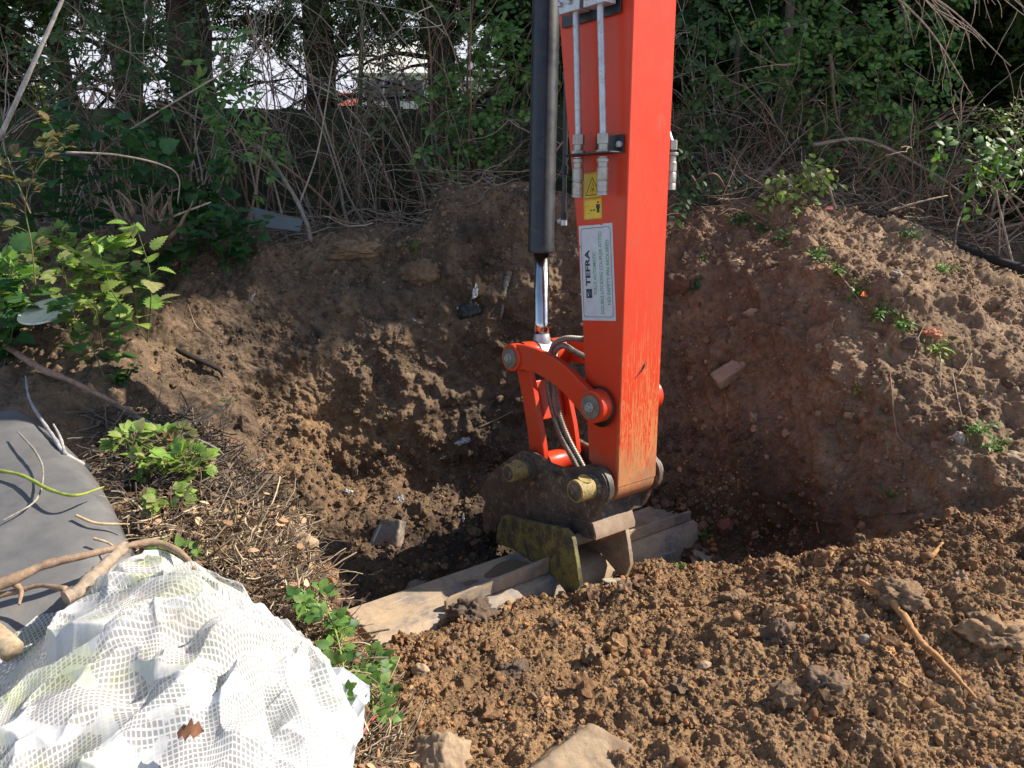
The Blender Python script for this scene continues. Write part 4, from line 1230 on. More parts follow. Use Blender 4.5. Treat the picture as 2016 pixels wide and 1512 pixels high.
# half buried black plastic in the wall
rock('black_bag', 925, 618, (.13, .05, .12), GREASE, 'black plastic bag bulging out of the far wall', 'bag', 61, amp=.4, sink=-.1, rough=.12)
# rusty bar sticking out of the left wall
def line3(pts, off=.0):
    out = []
    for p in pts:
        h, n = hit(p[0], p[1]); o_ = p[2] if len(p) > 2 else off
        out.append(h + n * o_)
    return np.array(out)
mb = MB()
P = line3([(338, 690, .03), (375, 705, .05), (415, 728, .05), (434, 744, .02)])
Q = spline(P, 24)
add_tube(mb, Q, np.interp(np.linspace(0, 1, 24), [0, .1, .7, 1], [.010, .016, .012, .004]), 7, wob=.12)
tag(mb.build('rotten_root', flat_mat('black_root', (.012, .009, .008), .9, .05)), 'blackened flat root poking out of the left pit wall', 'root')
# ------------------------------------------------------------------ foliage and wood materials
def leaf_material(name, trans=.35, rough=.5):
    m, nt, b = newmat(name)
    geo = nt.nodes.new('ShaderNodeNewGeometry').outputs['Position']
    n = noise(nt, geo, 35, 3, .6)
    col = mix(nt, 1.0, attr(nt), ramp(nt, n, [(.3, g(.75)), (.7, g(1.2))]), 'MULTIPLY')
    nt.links.new(col, b.inputs['Base Color'])
    b.inputs['Roughness'].default_value = rough
    b.inputs['Specular IOR Level'].default_value = .35
    t = nt.nodes.new('ShaderNodeBsdfTranslucent')
    tc = mix(nt, 1.0, col, (1.5, 1.7, .6), 'MULTIPLY')
    nt.links.new(tc, t.inputs['Color'])
    mx = nt.nodes.new('ShaderNodeMixShader'); mx.inputs[0].default_value = trans
    nt.links.new(b.outputs[0], mx.inputs[1]); nt.links.new(t.outputs[0], mx.inputs[2])
    nt.links.new(mx.outputs[0], nt.nodes['Material Output'].inputs['Surface'])
    return m
LEAF = leaf_material('leaf')
DRYLEAF = leaf_material('dry_leaf', .15, .8)
def wood_material(name, scale=40):
    m, nt, b = newmat(name)
    geo = nt.nodes.new('ShaderNodeNewGeometry').outputs['Position']
    n = noise(nt, geo, scale, 5, .7)
    nt.links.new(mix(nt, 1.0, attr(nt), ramp(nt, n, [(.3, g(.55)), (.7, g(1.3))]), 'MULTIPLY'), b.inputs['Base Color'])
    b.inputs['Roughness'].default_value = .85
    b.inputs['Specular IOR Level'].default_value = .25
    nt.links.new(bump(nt, noise(nt, geo, scale * 3, 4, .7), .5, .004), b.inputs['Normal'])
    return m
WOOD = wood_material('twig_bark')
BARK = wood_material('conifer_bark', 18)

def leaf_tpl(kind):
    """One leaf, unit length along +x, blade in xy, folded a little along the midrib and curling down at the tip."""
    if kind == 'nettle':      # broad, coarsely toothed
        t = np.linspace(0, 1, 15); w = .40 * np.sin(np.pi * t ** .62) ** .9; w[1:-1] *= np.where(np.arange(1, 14) % 2, 1.22, .80)
    elif kind == 'bramble':
        t = np.linspace(0, 1, 11); w = .36 * np.sin(np.pi * t ** .75) ** .85; w[1:-1] *= np.where(np.arange(1, 10) % 2, 1.10, .90)
    elif kind == 'elder':
        t = np.linspace(0, 1, 8); w = .19 * np.sin(np.pi * t ** .85) ** .8
    elif kind == 'oval':
        t = np.linspace(0, 1, 7); w = .28 * np.sin(np.pi * t ** .85) ** .75
    else:                     # lobed hawthorn leaf
        t = np.linspace(0, 1, 8); w = np.array([.02, .13, .36, .20, .42, .22, .30, .0])
    w[0] = max(w[0], .012); w[-1] = 0.0
    z = -.22 * t ** 2
    mid = np.stack([t, 0 * t, z], -1)
    up = .16 if kind != 'elder' else .1
    Lf = np.stack([t - .04 * w, w, z + up * w], -1); Rt = np.stack([t - .04 * w, -w, z + up * w], -1)
    V = np.concatenate([mid, Lf, Rt]); n = len(t)
    i = np.arange(n - 1)
    F = np.concatenate([np.stack([i, i + 1, n + i + 1, n + i], -1), np.stack([i + 1, i, 2 * n + i, 2 * n + i + 1], -1)])
    return V, F
LT = {k: leaf_tpl(k) for k in ('nettle', 'bramble', 'elder', 'oval', 'haw')}
class Plant:
    """Collects stems and leaves of one plant."""
    def __init__(self):
        self.st = MB(); self.lv = []
    def stem(self, pts, r0, r1, col, n=5, wob=0.0):
        k = len(pts)
        add_tube(self.st, pts, np.linspace(r0, r1, k), n, col, cap=False, wob=wob)
    def leaf(self, p, x, z, s, c, kind):
        self.lv.append((p, x, z, s, c, kind))
    def build(self, name, label, cat, group=None, wood=None, leafmat=None, leafname='leaves', stemname='stems'):
        base = self.st.v[0][0] if self.st.v else self.lv[0][0]
        base = np.array(base)
        e = empty(name, base, label, cat, group)
        if self.st.v:
            self.st.build(stemname, wood or WOOD, e, loc=base)
        if self.lv:
            mb = MB()
            for kind in set(l[5] for l in self.lv):
                L_ = [l for l in self.lv if l[5] == kind]
                T, F = LT[kind]
                scatter(mb, T, F, np.array([l[0] for l in L_]), np.array([l[1] for l in L_]), np.array([l[2] for l in L_]), np.array([l[3] for l in L_]), np.array([l[4] for l in L_]))
            mb.build(leafname, leafmat or LEAF, e, loc=base)
        return e
PR = random.Random(77)
def rv(s=1.0): return np.array([PR.gauss(0, s), PR.gauss(0, s), PR.gauss(0, s)])
def unit(v): return v / (np.linalg.norm(v) + 1e-9)
def wander(p, d, length, n, jitter=.12, droop=0.0, lift=0.0):
    p = np.array(p, float); d = unit(np.array(d, float)); out = [p.copy()]
    for i in range(n):
        d = unit(d + rv(jitter) + np.array([0, 0, lift - droop * (i / n)]))
        p = p + d * length / n
        out.append(p.copy())
    return np.array(out)
GREENS = {'hedge': [(.05, .105, .03), (.06, .13, .035), (.036, .075, .025), (.075, .14, .04), (.09, .12, .05)],
          'bright': [(.10, .21, .045), (.14, .25, .05), (.07, .15, .038), (.18, .27, .07), (.06, .13, .04)],
          'nettle': [(.045, .12, .04), (.06, .15, .045), (.035, .09, .035)],
          'lime': [(.22, .32, .06), (.28, .36, .09), (.16, .27, .05), (.30, .29, .12)],
          'olive': [(.14, .13, .05), (.18, .15, .06), (.10, .12, .04), (.2, .13, .07)],
          'conifer': [(.045, .075, .018), (.065, .10, .02), (.03, .055, .015), (.09, .12, .025)],
          'dead': [(.22, .13, .07), (.30, .19, .10), (.15, .08, .045), (.36, .26, .16), (.12, .07, .04)]}
def gcol(k):
    c = np.array(PR.choice(GREENS[k])); return c * PR.uniform(.8, 1.25)
def leafy(pl, pts, kind, gk, size, every=1, spread=1.0, pairs=True, start=0, petiole=.3, zup=(0, 0, 1)):
    """Leaves set along a stem polyline."""
    for i in range(start, len(pts), every):
        d = unit(pts[min(i + 1, len(pts) - 1)] - pts[max(i - 1, 0)])
        for sgn in ((1, -1) if pairs else (PR.choice((1, -1)),)):
            side = unit(np.cross(d, np.array(zup) + rv(.35))) * sgn
            x = unit(side * spread + d * PR.uniform(.2, .8) + np.array([0, 0, PR.uniform(-.35, .25)]))
            s = size * PR.uniform(.65, 1.2)
            p = pts[i] + x * s * petiole
            pl.leaf(p, x, unit(np.array(zup) + rv(.35)), s, gcol(gk), kind)
def compound(pl, p, x, size, kind, gk, n=5, zup=(0, 0, 1), palmate=False):
    x = unit(x); z = unit(np.array(zup) + rv(.25)); y = unit(np.cross(z, x))
    if palmate:
        for a in np.linspace(-1.15, 1.15, n):
            d = unit(x * math.cos(a) + y * math.sin(a))
            pl.leaf(p + d * size * .08, d, z, size * (1 - .18 * abs(a)) * PR.uniform(.9, 1.1), gcol(gk), kind)
    else:
        pl.leaf(p + x * size * 1.5, x, z, size, gcol(gk), kind)
        for k in range((n - 1) // 2):
            for s in (1, -1):
                d = unit(x * .55 + y * s)
                pl.leaf(p + x * size * (1.25 - .6 * k), d, z, size * .9, gcol(gk), kind)

# ------------------------------------------------------------------ fence, houses beyond
FM = wood_material('fence_wood', 12)
fence = empty('board_fence', (-4.6, 6.5, .4), 'dark green timber board fence standing behind the bare shrubs', 'fence')
def fence_mesh():
    FL = Vector(fence.location)
    for k in range(6):
        x0 = -4.6 + k * 1.83
        mb = MB()
        for j in range(14):
            a = x0 + .03 + j * .1275
            c = np.array((.055, .062, .032)) * PR.uniform(.7, 1.2)
            h = 1.36 + PR.uniform(-.006, .006)
            b0 = mb.n
            q = [(a, 6.5, .42), (a + .131, 6.508, .42), (a + .131, 6.508, h), (a, 6.5, h)]
            V = [np.array(p) - FL for p in q] + [np.array(p) + (0, .014, 0) - FL for p in q]
            mb.add(V, np.array([[0, 1, 2, 3], [7, 6, 5, 4], [3, 2, 6, 7], [0, 3, 7, 4], [2, 1, 5, 6]]), c)
        for z in (.60, 1.18):
            q = [(x0 + .04, 6.530, z), (x0 + 1.79, 6.530, z), (x0 + 1.79, 6.530, z + .09), (x0 + .04, 6.530, z + .09)]
            V = [np.array(p) - FL for p in q] + [np.array(p) + (0, .03, 0) - FL for p in q]
            mb.add(V, np.array([[0, 1, 2, 3], [7, 6, 5, 4], [3, 2, 6, 7]]), (.05, .055, .03))
        mb.build('fence_panel', FM, fence, smooth=False)
        mb = MB()
        a = x0 - .045
        q = [(a, 6.47, .3), (a + .09, 6.47, .3), (a + .09, 6.56, .3), (a, 6.56, .3)]
        V = [np.array(p) - FL for p in q] + [np.array(p) + (0, 0, 1.12) - FL for p in q]
        mb.add(V, np.array([[0, 1, 5, 4], [1, 2, 6, 5], [2, 3, 7, 6], [3, 0, 4, 7], [4, 5, 6, 7]]), (.07, .06, .04))
        mb.build('fence_post', FM, fence, smooth=False)
fence_mesh()
HW = flat_mat('render_wall', (.62, .58, .50), .9, .1); HR = flat_mat('clay_roof_tiles', (.42, .10, .06), .85, .1); HG = flat_mat('window_glass', (.05, .06, .07), .1, 0)
def house(x, y, w, d, z0, ze, zr, label, roof=HR, wall=HW):
    h = empty('house', (x, y, z0), label, 'house')
    mb = MB(); V = [(-w/2, 0, 0), (w/2, 0, 0), (w/2, d, 0), (-w/2, d, 0), (-w/2, 0, ze-z0), (w/2, 0, ze-z0), (w/2, d, ze-z0), (-w/2, d, ze-z0), (-w/2, d/2, zr-z0-.1), (w/2, d/2, zr-z0-.1)]
    mb.add(V, np.array([[0, 1, 5, 4], [1, 2, 6, 5], [2, 3, 7, 6], [3, 0, 4, 7]])); b0 = mb.n - 10
    for F in ([5, 6, 9], [4, 8, 7]): mb.f.append(np.array(F) + b0); mb.s.append(np.array([3])); mb.m.append(np.array([0]))
    mb.build('wall', wall, h, smooth=False)
    mb = MB(); e = .3
    V = [(-w/2-e, -e, ze-z0-.12), (w/2+e, -e, ze-z0-.12), (w/2+e, d/2, zr-z0), (-w/2-e, d/2, zr-z0), (-w/2-e, d+e, ze-z0-.12), (w/2+e, d+e, ze-z0-.12)]
    V = V + [(a, b, c - .12) for a, b, c in V]
    mb.add(V, np.array([[0, 1, 2, 3], [3, 2, 5, 4], [9, 8, 7, 6], [10, 11, 8, 9], [6, 7, 1, 0], [4, 5, 11, 10], [0, 3, 9, 6], [3, 4, 10, 9], [2, 1, 7, 8], [5, 2, 8, 11]]))
    mb.build('roof', roof, h, smooth=False)
    for k in (-.28, .0, .28):
        mb = MB(); cx = k * w
        mb.add([(cx - .5, -.02, ze - z0 - 1.6), (cx + .5, -.02, ze - z0 - 1.6), (cx + .5, -.02, ze - z0 - .5), (cx - .5, -.02, ze - z0 - .5)] + [(cx - .5, .05, ze - z0 - 1.6), (cx + .5, .05, ze - z0 - 1.6), (cx + .5, .05, ze - z0 - .5), (cx - .5, .05, ze - z0 - .5)],
               np.array([[0, 1, 2, 3], [4, 0, 3, 7], [1, 5, 6, 2], [3, 2, 6, 7]])); mb.build('window', HG, h, smooth=False)
house(-11.2, 55, 1.2, 5, -9.0, -.3, .55, 'small house with red tiled roof seen between two trunks, right of the other red roof')
house(-15.2, 31, 1.6, 5, -4.2, -.9, .15, 'low red tiled house glimpsed at the far left through the nettles')
HS = flat_mat('slate_roof', (.20, .19, .19), .8, .1)
house(-6.6, 46, 4.0, 7, -4.2, 1.9, 3.6, 'pale house beyond the trees, taller than the red roofs', HW)
for x_, y_, w_, l_ in ((1.5, 47, 9, 'cream house with slate roof behind the dipper arm'), (13.5, 46, 12, 'cream house with slate roof hidden behind the right hedge')):
    house(x_, y_, w_, 7, -5.2, 1.5, 2.6, l_, HS)

# ------------------------------------------------------------------ conifers behind the fence
SPR = None
def spray_tpl():
    """A flat scaly conifer spray: a midrib with alternating narrow fingers, all small faces."""
    V, F = [], []
    def blade(p, d, l, w):
        d = d / np.linalg.norm(d); s = np.array([-d[1], d[0], 0]) * w
        b = len(V)
        V.extend([p, p + d * l * .5 + s, p + d * l + np.array([0, 0, -.12 * l]), p + d * l * .5 - s]); F.append([b, b + 1, b + 2, b + 3])
    blade(np.zeros(3), np.array([1., 0, 0]), 1.0, .05)
    for i, t in enumerate(np.linspace(.12, .9, 8)):
        sgn = 1 if i % 2 else -1
        p = np.array([t, 0, -.05 * t]); l = .48 * (1 - t * .6)
        d = np.array([.75, sgn, -.1]); blade(p, d, l, .055)
        blade(p + d / np.linalg.norm(d) * l * .4, np.array([1., sgn * .2, 0]), l * .5, .045)
        blade(p + d / np.linalg.norm(d) * l * .3, np.array([.2, sgn * 1., -.1]), l * .4, .04)
    return np.array(V), np.array(F)
SPR = spray_tpl()
def conifer(x, y, r, label, low, top=6.2, nb=46, spread=1.5, dens=1.0, lean=0.0, bright='conifer', fr=1.0, group='conifers in a row behind the fence'):
    z0 = .35
    root = empty('conifer_tree', (x, y, z0), label, 'tree', group)
    B = np.array([x, y, z0])
    mb = MB()
    z = np.linspace(0, top - z0, 26)
    pts = np.stack([x + lean * z + .05 * np.sin(z * 2 + x), y + .04 * np.cos(z * 1.7), z0 + z], -1)
    rad = r * (1 - .8 * z / (top - z0)) * (1 + .10 * np.sin(z * 9)) ; rad[0] *= 1.5; rad[1] *= 1.2
    add_tube(mb, pts, rad, 16, (.075, .05, .034), wob=.08)
    if r > .17:                                   # a forking limb
        p = pts[9]; q = wander(p, (PR.choice((-1, 1)) * .6, .1, 1), 1.8, 8, .06)
        add_tube(mb, q, np.linspace(r * .5, r * .12, 9), 10, (.07, .048, .032), wob=.08)
    mb.build('trunk', BARK, root, loc=B)
    # dead and living branches
    bb = MB(); P, X, Z, S, Cc = [], [], [], [], []
    for k in range(int(nb * 1.0)):
        zz_ = PR.uniform(.15, top - z0 - .2) if k % 2 else PR.uniform(.6, 2.4)
        a = PR.uniform(0, 6.28)
        L_ = spread * PR.uniform(.5, 1.0) * (1 - .45 * zz_ / (top - z0))
        st = np.array([x + lean * zz_, y, z0 + zz_])
        br = wander(st, (math.cos(a), math.sin(a), PR.uniform(-.05, .6)), L_, 9, .13, droop=.12)
        add_tube(bb, br, np.linspace(.020, .004, 10) * (1.3 if L_ > 1 else 1), 5, (.06, .045, .033), cap=False)
        for j in range(7):
            i = PR.randrange(2, 9)
            tw = wander(br[i], rv(1) + np.array([0, 0, .2]), PR.uniform(.15, .5), 5, .2)
            add_tube(bb, tw, np.linspace(.005, .0015, 6), 4, (.07, .055, .04), cap=False)
            if st[2] > low - .3:
                for q in tw[1:]:
                    if q[2] > low + PR.uniform(-.2, .15):
                        P.append(q); X.append(unit(q - br[i] + rv(.05) + np.array([0, 0, -.15]))); S.append(PR.uniform(.09, .20) * fr)
        if st[2] > low:
            for q in br[3:]:
                for _ in range(int(5 * dens)):
                    P.append(q + rv(.06)); X.append(unit(rv(1) + np.array([math.cos(a), math.sin(a), -.3]))); S.append(PR.uniform(.10, .24) * fr)
    bb.build('branches', WOOD, root, loc=B)
    if P:
        cm = MB()
        cc = np.array([gcol(bright) for _ in P])
        scatter(cm, *SPR, np.array(P), np.array(X), unit(rdir(len(P)) * .6 + np.array([0, 0, 1.0])), np.array(S), cc)
        cm.build('crown', LEAF, root, loc=B)
    return root
def X_at(px, Y): return (px - 1008) / FPX * Y / (CP + 0.36 * SP)
TR = [(-90, 7.6, .14, 'thin conifer trunk at the left edge of the view', 2.2), (150, 7.9, .10, 'slim conifer second from the left, wrapped in twigs', 2.3),
      (270, 7.4, .13, 'ivy-green conifer trunk left of the thickest trunk', 2.0), (395, 7.3, .22, 'thickest conifer trunk with a fork, behind the left end of the fence', 2.3),
      (630, 7.2, .155, 'straight dark conifer trunk under the yellow-green sprays', 1.95), (862, 7.5, .15, 'conifer trunk just left of the black ram', 2.0),
      (1010, 7.9, .12, 'conifer trunk hidden behind the black ram and the leafy shrub', 2.0)]
for i, (px, Y, r, lab, low) in enumerate(TR):
    conifer(X_at(px, Y), Y, r, lab, low, nb=44, lean=PR.uniform(-.02, .02), dens=1.2 if i in (4, 5) else .9)
TR2 = [(1230, 7.6, .13, 'dark conifer behind the red dipper'), (1420, 7.9, .13, 'conifer directly right of the dipper, behind leafy shoots'), (1600, 7.5, .14, 'conifer behind the middle of the leafy right-hand shrubs'),
       (1790, 7.7, .14, 'dark conifer second from the right, above the mound'), (1990, 7.2, .15, 'darkest conifer at the right edge of the view')]
for px, Y, r, lab in TR2:
    conifer(X_at(px, Y), Y, r, lab, .95 if px > 1500 else 1.5, top=8.0, nb=110, spread=1.4, dens=2.6, fr=1.35, bright='hedge' if px < 1900 else 'conifer')
# unseen row shades the hedge; nearest tree added to shade the far wall
for x, y, q in ((4.9, 6.25, 'the nearest, added for shade'), (5.6, 7.4, 'nearest the right edge'), (6.4, 7.3, 'second beyond the right edge'), (7.9, 7.2, 'third beyond the right edge'), (-5.9, 7.4, 'beyond the left edge')):
    conifer(x, y, .15, 'conifer of the same row standing outside the view, ' + q, .8, top=8.6, nb=130, spread=1.45, dens=2.2, fr=2.4)
# one low yellow-green spray reaching in from the right
# ------------------------------------------------------------------ bare shrubs in front of the fence
BROWN = [(.26, .19, .13), (.34, .26, .19), (.18, .13, .09), (.42, .34, .26), (.28, .17, .11)]
def bcol(): return np.array(PR.choice(BROWN)) * PR.uniform(.75, 1.2)
def bare_shrub(x, y, h, n, label, spread=.35, twigs=5, green=None, gsize=.035, gdens=.0, kind='haw', group='bare twiggy shrubs in front of the fence', lean=(0, 0), rmax=.009):
    z = zat(x, y)
    pl = Plant()
    for k in range(n):
        b = np.array([x + PR.gauss(0, .16), y + PR.gauss(0, .10), z - .03])
        L_ = h * PR.uniform(.6, 1.15)
        s = wander(b, (PR.gauss(lean[0], spread), PR.gauss(lean[1], spread * .6), 1), L_, 16, .085, droop=PR.uniform(0, .22))
        r = PR.uniform(.3, 1) * rmax + .0018
        c = bcol()
        pl.stem(s, r, r * .25, c, 5)
        for j in range(twigs):
            i = PR.randrange(3, 16)
            d = unit(s[i] - s[i - 1]) + rv(.8)
            tw = wander(s[i], d, L_ * PR.uniform(.15, .42), 8, .16, droop=PR.uniform(-.08, .2))
            pl.stem(tw, r * .4, .0011, c * PR.uniform(.8, 1.3), 4)
            if green and PR.random() < gdens:
                leafy(pl, tw, kind, green, gsize, every=1, start=2)
            if PR.random() < .5:
                t2 = wander(tw[4], rv(1), .18, 5, .2)
                pl.stem(t2, .0016, .0008, c, 3)
                if green and PR.random() < gdens: leafy(pl, t2, kind, green, gsize)
    return pl.build('bare_shrub', label, 'shrub', group)
BS = [(-10, 5.2, 1.7, 12, 'tangle of bare stems at the far left edge, behind the nettles'), (170, 5.6, 1.8, 14, 'bare shrub behind the tallest nettles on the left'),
      (330, 5.5, 1.9, 13, 'bare shrub in front of the thickest trunk'), (470, 5.9, 1.7, 12, 'bare shrub above the grey slab'), (600, 5.7, 1.6, 13, 'open bare shrub in front of the middle of the fence'),
      (720, 5.5, 1.6, 15, 'bare shrub with arching stems right of the leaning stick'), (820, 5.9, 1.9, 15, 'bare shrub above the low part of the crest'), (915, 5.5, 1.7, 14, 'bare shrub left of the black ram'),
      (1010, 5.8, 1.8, 12, 'bare shrub behind the black ram'), (1390, 5.4, 1.5, 16, 'dense bare shrub just right of the dipper'), (1480, 5.6, 1.5, 15, 'bare shrub in front of the slanting trunk'),
      (1590, 5.3, 1.2, 14, 'bare shrub behind the top of the mound'), (1700, 5.2, 1.1, 15, 'low bare tangle right of the mound top'), (1800, 5.0, 1.0, 15, 'low bare tangle above the slope of the mound'), (1900, 4.9, 1.0, 14, 'low bare tangle by the black pipe'),
      (2000, 4.9, 1.1, 12, 'bare tangle at the right edge of the view')]
for px, Y, h, n, lab in BS:
    bare_shrub(X_at(px, Y), Y, h, n, lab, spread=.38 if px < 1300 else .75, twigs=6 if px < 1300 else 8, green='hedge' if 700 < px < 1500 else None, gdens=.18)
# slanting bare trunks among the right shrubs
def pole(pts, r0, r1, label, col=(.10, .08, .055), name='shrub_trunk', cat='trunk', n=9, wob=.05, mat=None, k=30):
    mb = MB(); q = spline(pts, k)
    add_tube(mb, q, np.linspace(r0, r1, k), n, col, wob=wob)
    o = mb.build(name, mat or WOOD, loc=q[0])
    return tag(o, label, cat)
def Wp(px, py, Y): return atY(px, py, Y)
pole([Wp(1500, 400, 6.0), Wp(1522, 300, 6.0), Wp(1545, 130, 6.0), Wp(1560, -40, 6.0)], .045, .03, 'slanting grey-brown trunk right of the dipper', (.13, .10, .07))
pole([Wp(1440, 400, 6.2), Wp(1445, 250, 6.2), Wp(1455, 60, 6.2)], .03, .02, 'slim upright trunk between dipper and slanting trunk', (.09, .07, .05))
pole([Wp(712, 430, 6.2), Wp(708, 250, 6.2), Wp(715, 20, 6.2)], .022, .015, 'straight greenish sapling right of the second trunk', (.10, .10, .05))
pole([Wp(733, 430, 6.0), Wp(728, 300, 6.0), Wp(724, 150, 6.0)], .014, .010, 'thin sapling beside the greenish sapling', (.12, .10, .06))
pole([Wp(200, 230, 5.0), Wp(262, 215, 6.1), Wp(270, 100, 6.2), Wp(262, -60, 6.3)], .05, .04, 'mossy trunk wrapped in leaves at upper left', (.07, .07, .04))
# distinct sticks
GREYB = (.30, .25, .20); PALE = (.42, .33, .25)
pole([Wp(613, 478, 4.55), Wp(600, 430, 4.6), Wp(570, 370, 4.7), Wp(528, 308, 4.8), Wp(485, 265, 4.9)], .014, .009, 'pale leaning stick with a fork, planted on the crest above the pit', GREYB, 'stick', 'stick', 7, .12)
pole([Wp(590, 400, 4.66), Wp(622, 310, 4.75), Wp(640, 220, 4.8), Wp(655, 120, 4.8)], .006, .003, 'thin pale shoot rising from the fork of the leaning stick', PALE, 'stick', 'stick', 5, .1)
pole([Wp(486, 465, 4.5), Wp(500, 390, 4.55), Wp(510, 330, 4.6), Wp(525, 180, 4.7), Wp(480, 0, 4.8)], .008, .003, 'thin upright brown shoot left of the grey slab end', (.30, .19, .13), 'stick', 'stick', 5, .08)
pole([Wp(225, 275, 4.3), Wp(320, 215, 4.3), Wp(420, 155, 4.35), Wp(515, 100, 4.4)], .007, .003, 'long pale straight stem slanting up in front of the thick trunk', PALE, 'stick', 'stick', 5, .08)
pole([Wp(0, 270, 3.6), Wp(50, 160, 3.6), Wp(100, 50, 3.65), Wp(140, -40, 3.7)], .011, .007, 'pale grey stem slanting up across the top left corner', (.38, .34, .30), 'stick', 'stick', 7, .08)
pole([Wp(270, 450, 4.0), Wp(330, 430, 3.95), Wp(415, 398, 3.9)], .009, .004, 'pale peeled stick poking out beside the rotten stump', (.50, .38, .27), 'stick', 'stick', 6, .1)
pole([Wp(130, 300, 3.6), Wp(230, 305, 3.65), Wp(320, 325, 3.7), Wp(352, 350, 3.75), Wp(350, 400, 3.8)], .005, .003, 'pale curved stem arching over the nettles', PALE, 'stick', 'stick', 5, .08)
pole([Wp(1635, 110, 4.8), Wp(1650, 240, 4.9), Wp(1700, 330, 5.0), Wp(1780, 420, 4.9)], .010, .005, 'greenish-brown rod curving down to the mound', (.14, .12, .07), 'stick', 'stick', 6, .1)
pole([Wp(1600, 285, 4.6), Wp(1700, 275, 4.6), Wp(1800, 320, 4.6), Wp(1880, 370, 4.5), Wp(1930, 420, 4.4)], .011, .005, 'fallen grey branch arching over the right of the mound', (.26, .20, .16), 'fallen_branch', 'branch', 7, .12)
pole([Wp(1750, 415, 4.3), Wp(1820, 395, 4.3), Wp(1865, 385, 4.35)], .007, .003, 'straight pale twig lying behind the mound crest', (.44, .32, .22), 'stick', 'stick', 5, .1)
pole([Wp(1800, 440, 4.2), Wp(1850, 470, 4.15), Wp(1875, 490, 4.1), Wp(1885, 440, 4.2), Wp(1900, 400, 4.3)], .009, .005, 'crooked dark branch by the black pipe', (.16, .12, .09), 'fallen_branch', 'branch', 6, .12)
pole([Wp(1730, 430, 4.55), Wp(1830, 468, 4.45), Wp(1920, 500, 4.3), Wp(1985, 520, 4.2), Wp(2120, 560, 4.1)], .024, .024, 'black plastic pipe lying behind the mound', (.012, .012, .013), 'plastic_pipe', 'pipe', 16, 0, bpy.data.materials['black_root'])
# twigs hanging into the top right corner
def hanging(px0, py0, Y, ends, label):
    pl = Plant()
    for e in ends:
        mid = ((px0 + e[0]) / 2 + PR.uniform(-20, 20), (py0 + e[1]) / 2 - PR.uniform(10, 40))
        q = spline([Wp(px0, py0, Y), Wp(*mid, Y), Wp(e[0], e[1], Y + PR.uniform(-.1, .1))], 20)
        pl.stem(q, .007, .0018, (.34, .27, .20), 5)
        for j in range(5):
            i = PR.randrange(5, 19)
            t = wander(q[i], unit(q[i] - q[i - 1]) + rv(.5) + np.array([0, 0, -.3]), .25, 8, .1, droop=.2)
            pl.stem(t, .0025, .001, (.32, .25, .19), 4)
    return pl.build('hanging_branch', label, 'branch')
hanging(1700, -60, 3.9, [(1890, 60), (1990, 130), (1915, 190), (1850, 20)], 'pale bare branch hanging down into the top right corner')
hanging(1800, -90, 4.0, [(2016, 30), (2080, 70), (1960, 10)], 'pale branch reaching over the top right corner to the edge')

# ------------------------------------------------------------------ leafy shrubs of the hedge
def mass(spots, root, label, cat='shrub', kind='haw', gk='hedge', size=.042, name='leafy_shrub', group=None, per=60, comp=None, stemr=.008, zup=(0, -.5, .8)):
    """spots: (px, py, radius px, Y). Stems run from the root to each clump, twigs and leaves fill the clump."""
    pl = Plant()
    rx, ry = root
    base = np.array([rx, ry, zat(rx, ry)])
    for (px, py, rad, Y) in spots:
        c = Wp(px, py, Y); R_ = rad / FPX * Y
        b = base + np.array([PR.gauss(0, .12), PR.gauss(0, .08), 0])
        mid = (b + c) / 2 + np.array([PR.gauss(0, .15), PR.gauss(0, .1), .15])
        pl.stem(spline([b, mid, c], 14), stemr, .004, bcol() * .8, 5)
        n = max(5, int(per * (rad / 80) ** 2))
        for k in range(n):
            o = rv(.5); o = o / max(1, np.linalg.norm(o))
            p = c + o * R_ * np.array([1, .8, 1])
            t = wander(p, rv(1) + np.array([0, -.15, .2]), PR.uniform(.10, .24), 6, .18, droop=.1)
            if k % 3 == 0:
                pl.stem(np.concatenate([[c + (p - c) * .3], t]), .0026, .001, bcol() * .7, 4)
            if comp:
                for i in (2, 5): compound(pl, t[i], unit(t[i] - t[i - 1] + rv(.3)), size, kind, gk, comp, zup)
            else:
                leafy(pl, t, kind, gk, size, every=1, start=1, petiole=.25, zup=zup)
    return pl.build(name, label, cat, group)
mass([(180, 50, 100, 5.4), (60, 130, 60, 5.4), (140, 200, 60, 5.6), (300, 40, 90, 5.6), (310, 120, 60, 5.5)], (-4.2, 5.6), 'loose dark leafy shrub climbing at the top left', per=28)
mass([(290, 175, 75, 5.9), (265, 90, 70, 6.0), (300, 240, 50, 5.6)], (-3.4, 6.0), 'leafy climber on the mossy trunk at upper left', kind='elder', gk='hedge', size=.06, per=26, comp=5)
mass([(435, 135, 45, 4.9), (410, 200, 28, 4.8), (448, 245, 40, 4.7)], (-1.75, 4.85), 'elder shoot with bright leaflets in front of the thick trunk', kind='elder', gk='bright', size=.075, per=30, comp=5)
mass([(505, 300, 32, 4.6), (515, 325, 18, 4.6)], (-1.5, 4.65), 'small leafy tuft half way up the leaning stick', kind='elder', gk='bright', size=.06, per=34, comp=5)
mass([(900, 230, 70, 5.3), (880, 150, 50, 5.4), (935, 320, 45, 5.2), (985, 250, 50, 5.3), (860, 300, 28, 5.2), (1000, 130, 70, 5.4), (960, 60, 70, 5.5)], (-.25, 5.4), 'leafy hawthorn shrub left of the black ram', gk='bright', per=34, size=.045)
mass([(600, 60, 60, 6.6), (740, 60, 80, 6.6), (680, 20, 60, 6.6), (860, 50, 80, 6.6), (560, 20, 50, 6.6)], (-1.9, 6.75), 'yellow-green conifer boughs hanging over the fence', kind='oval', gk='conifer', size=.030, per=70)
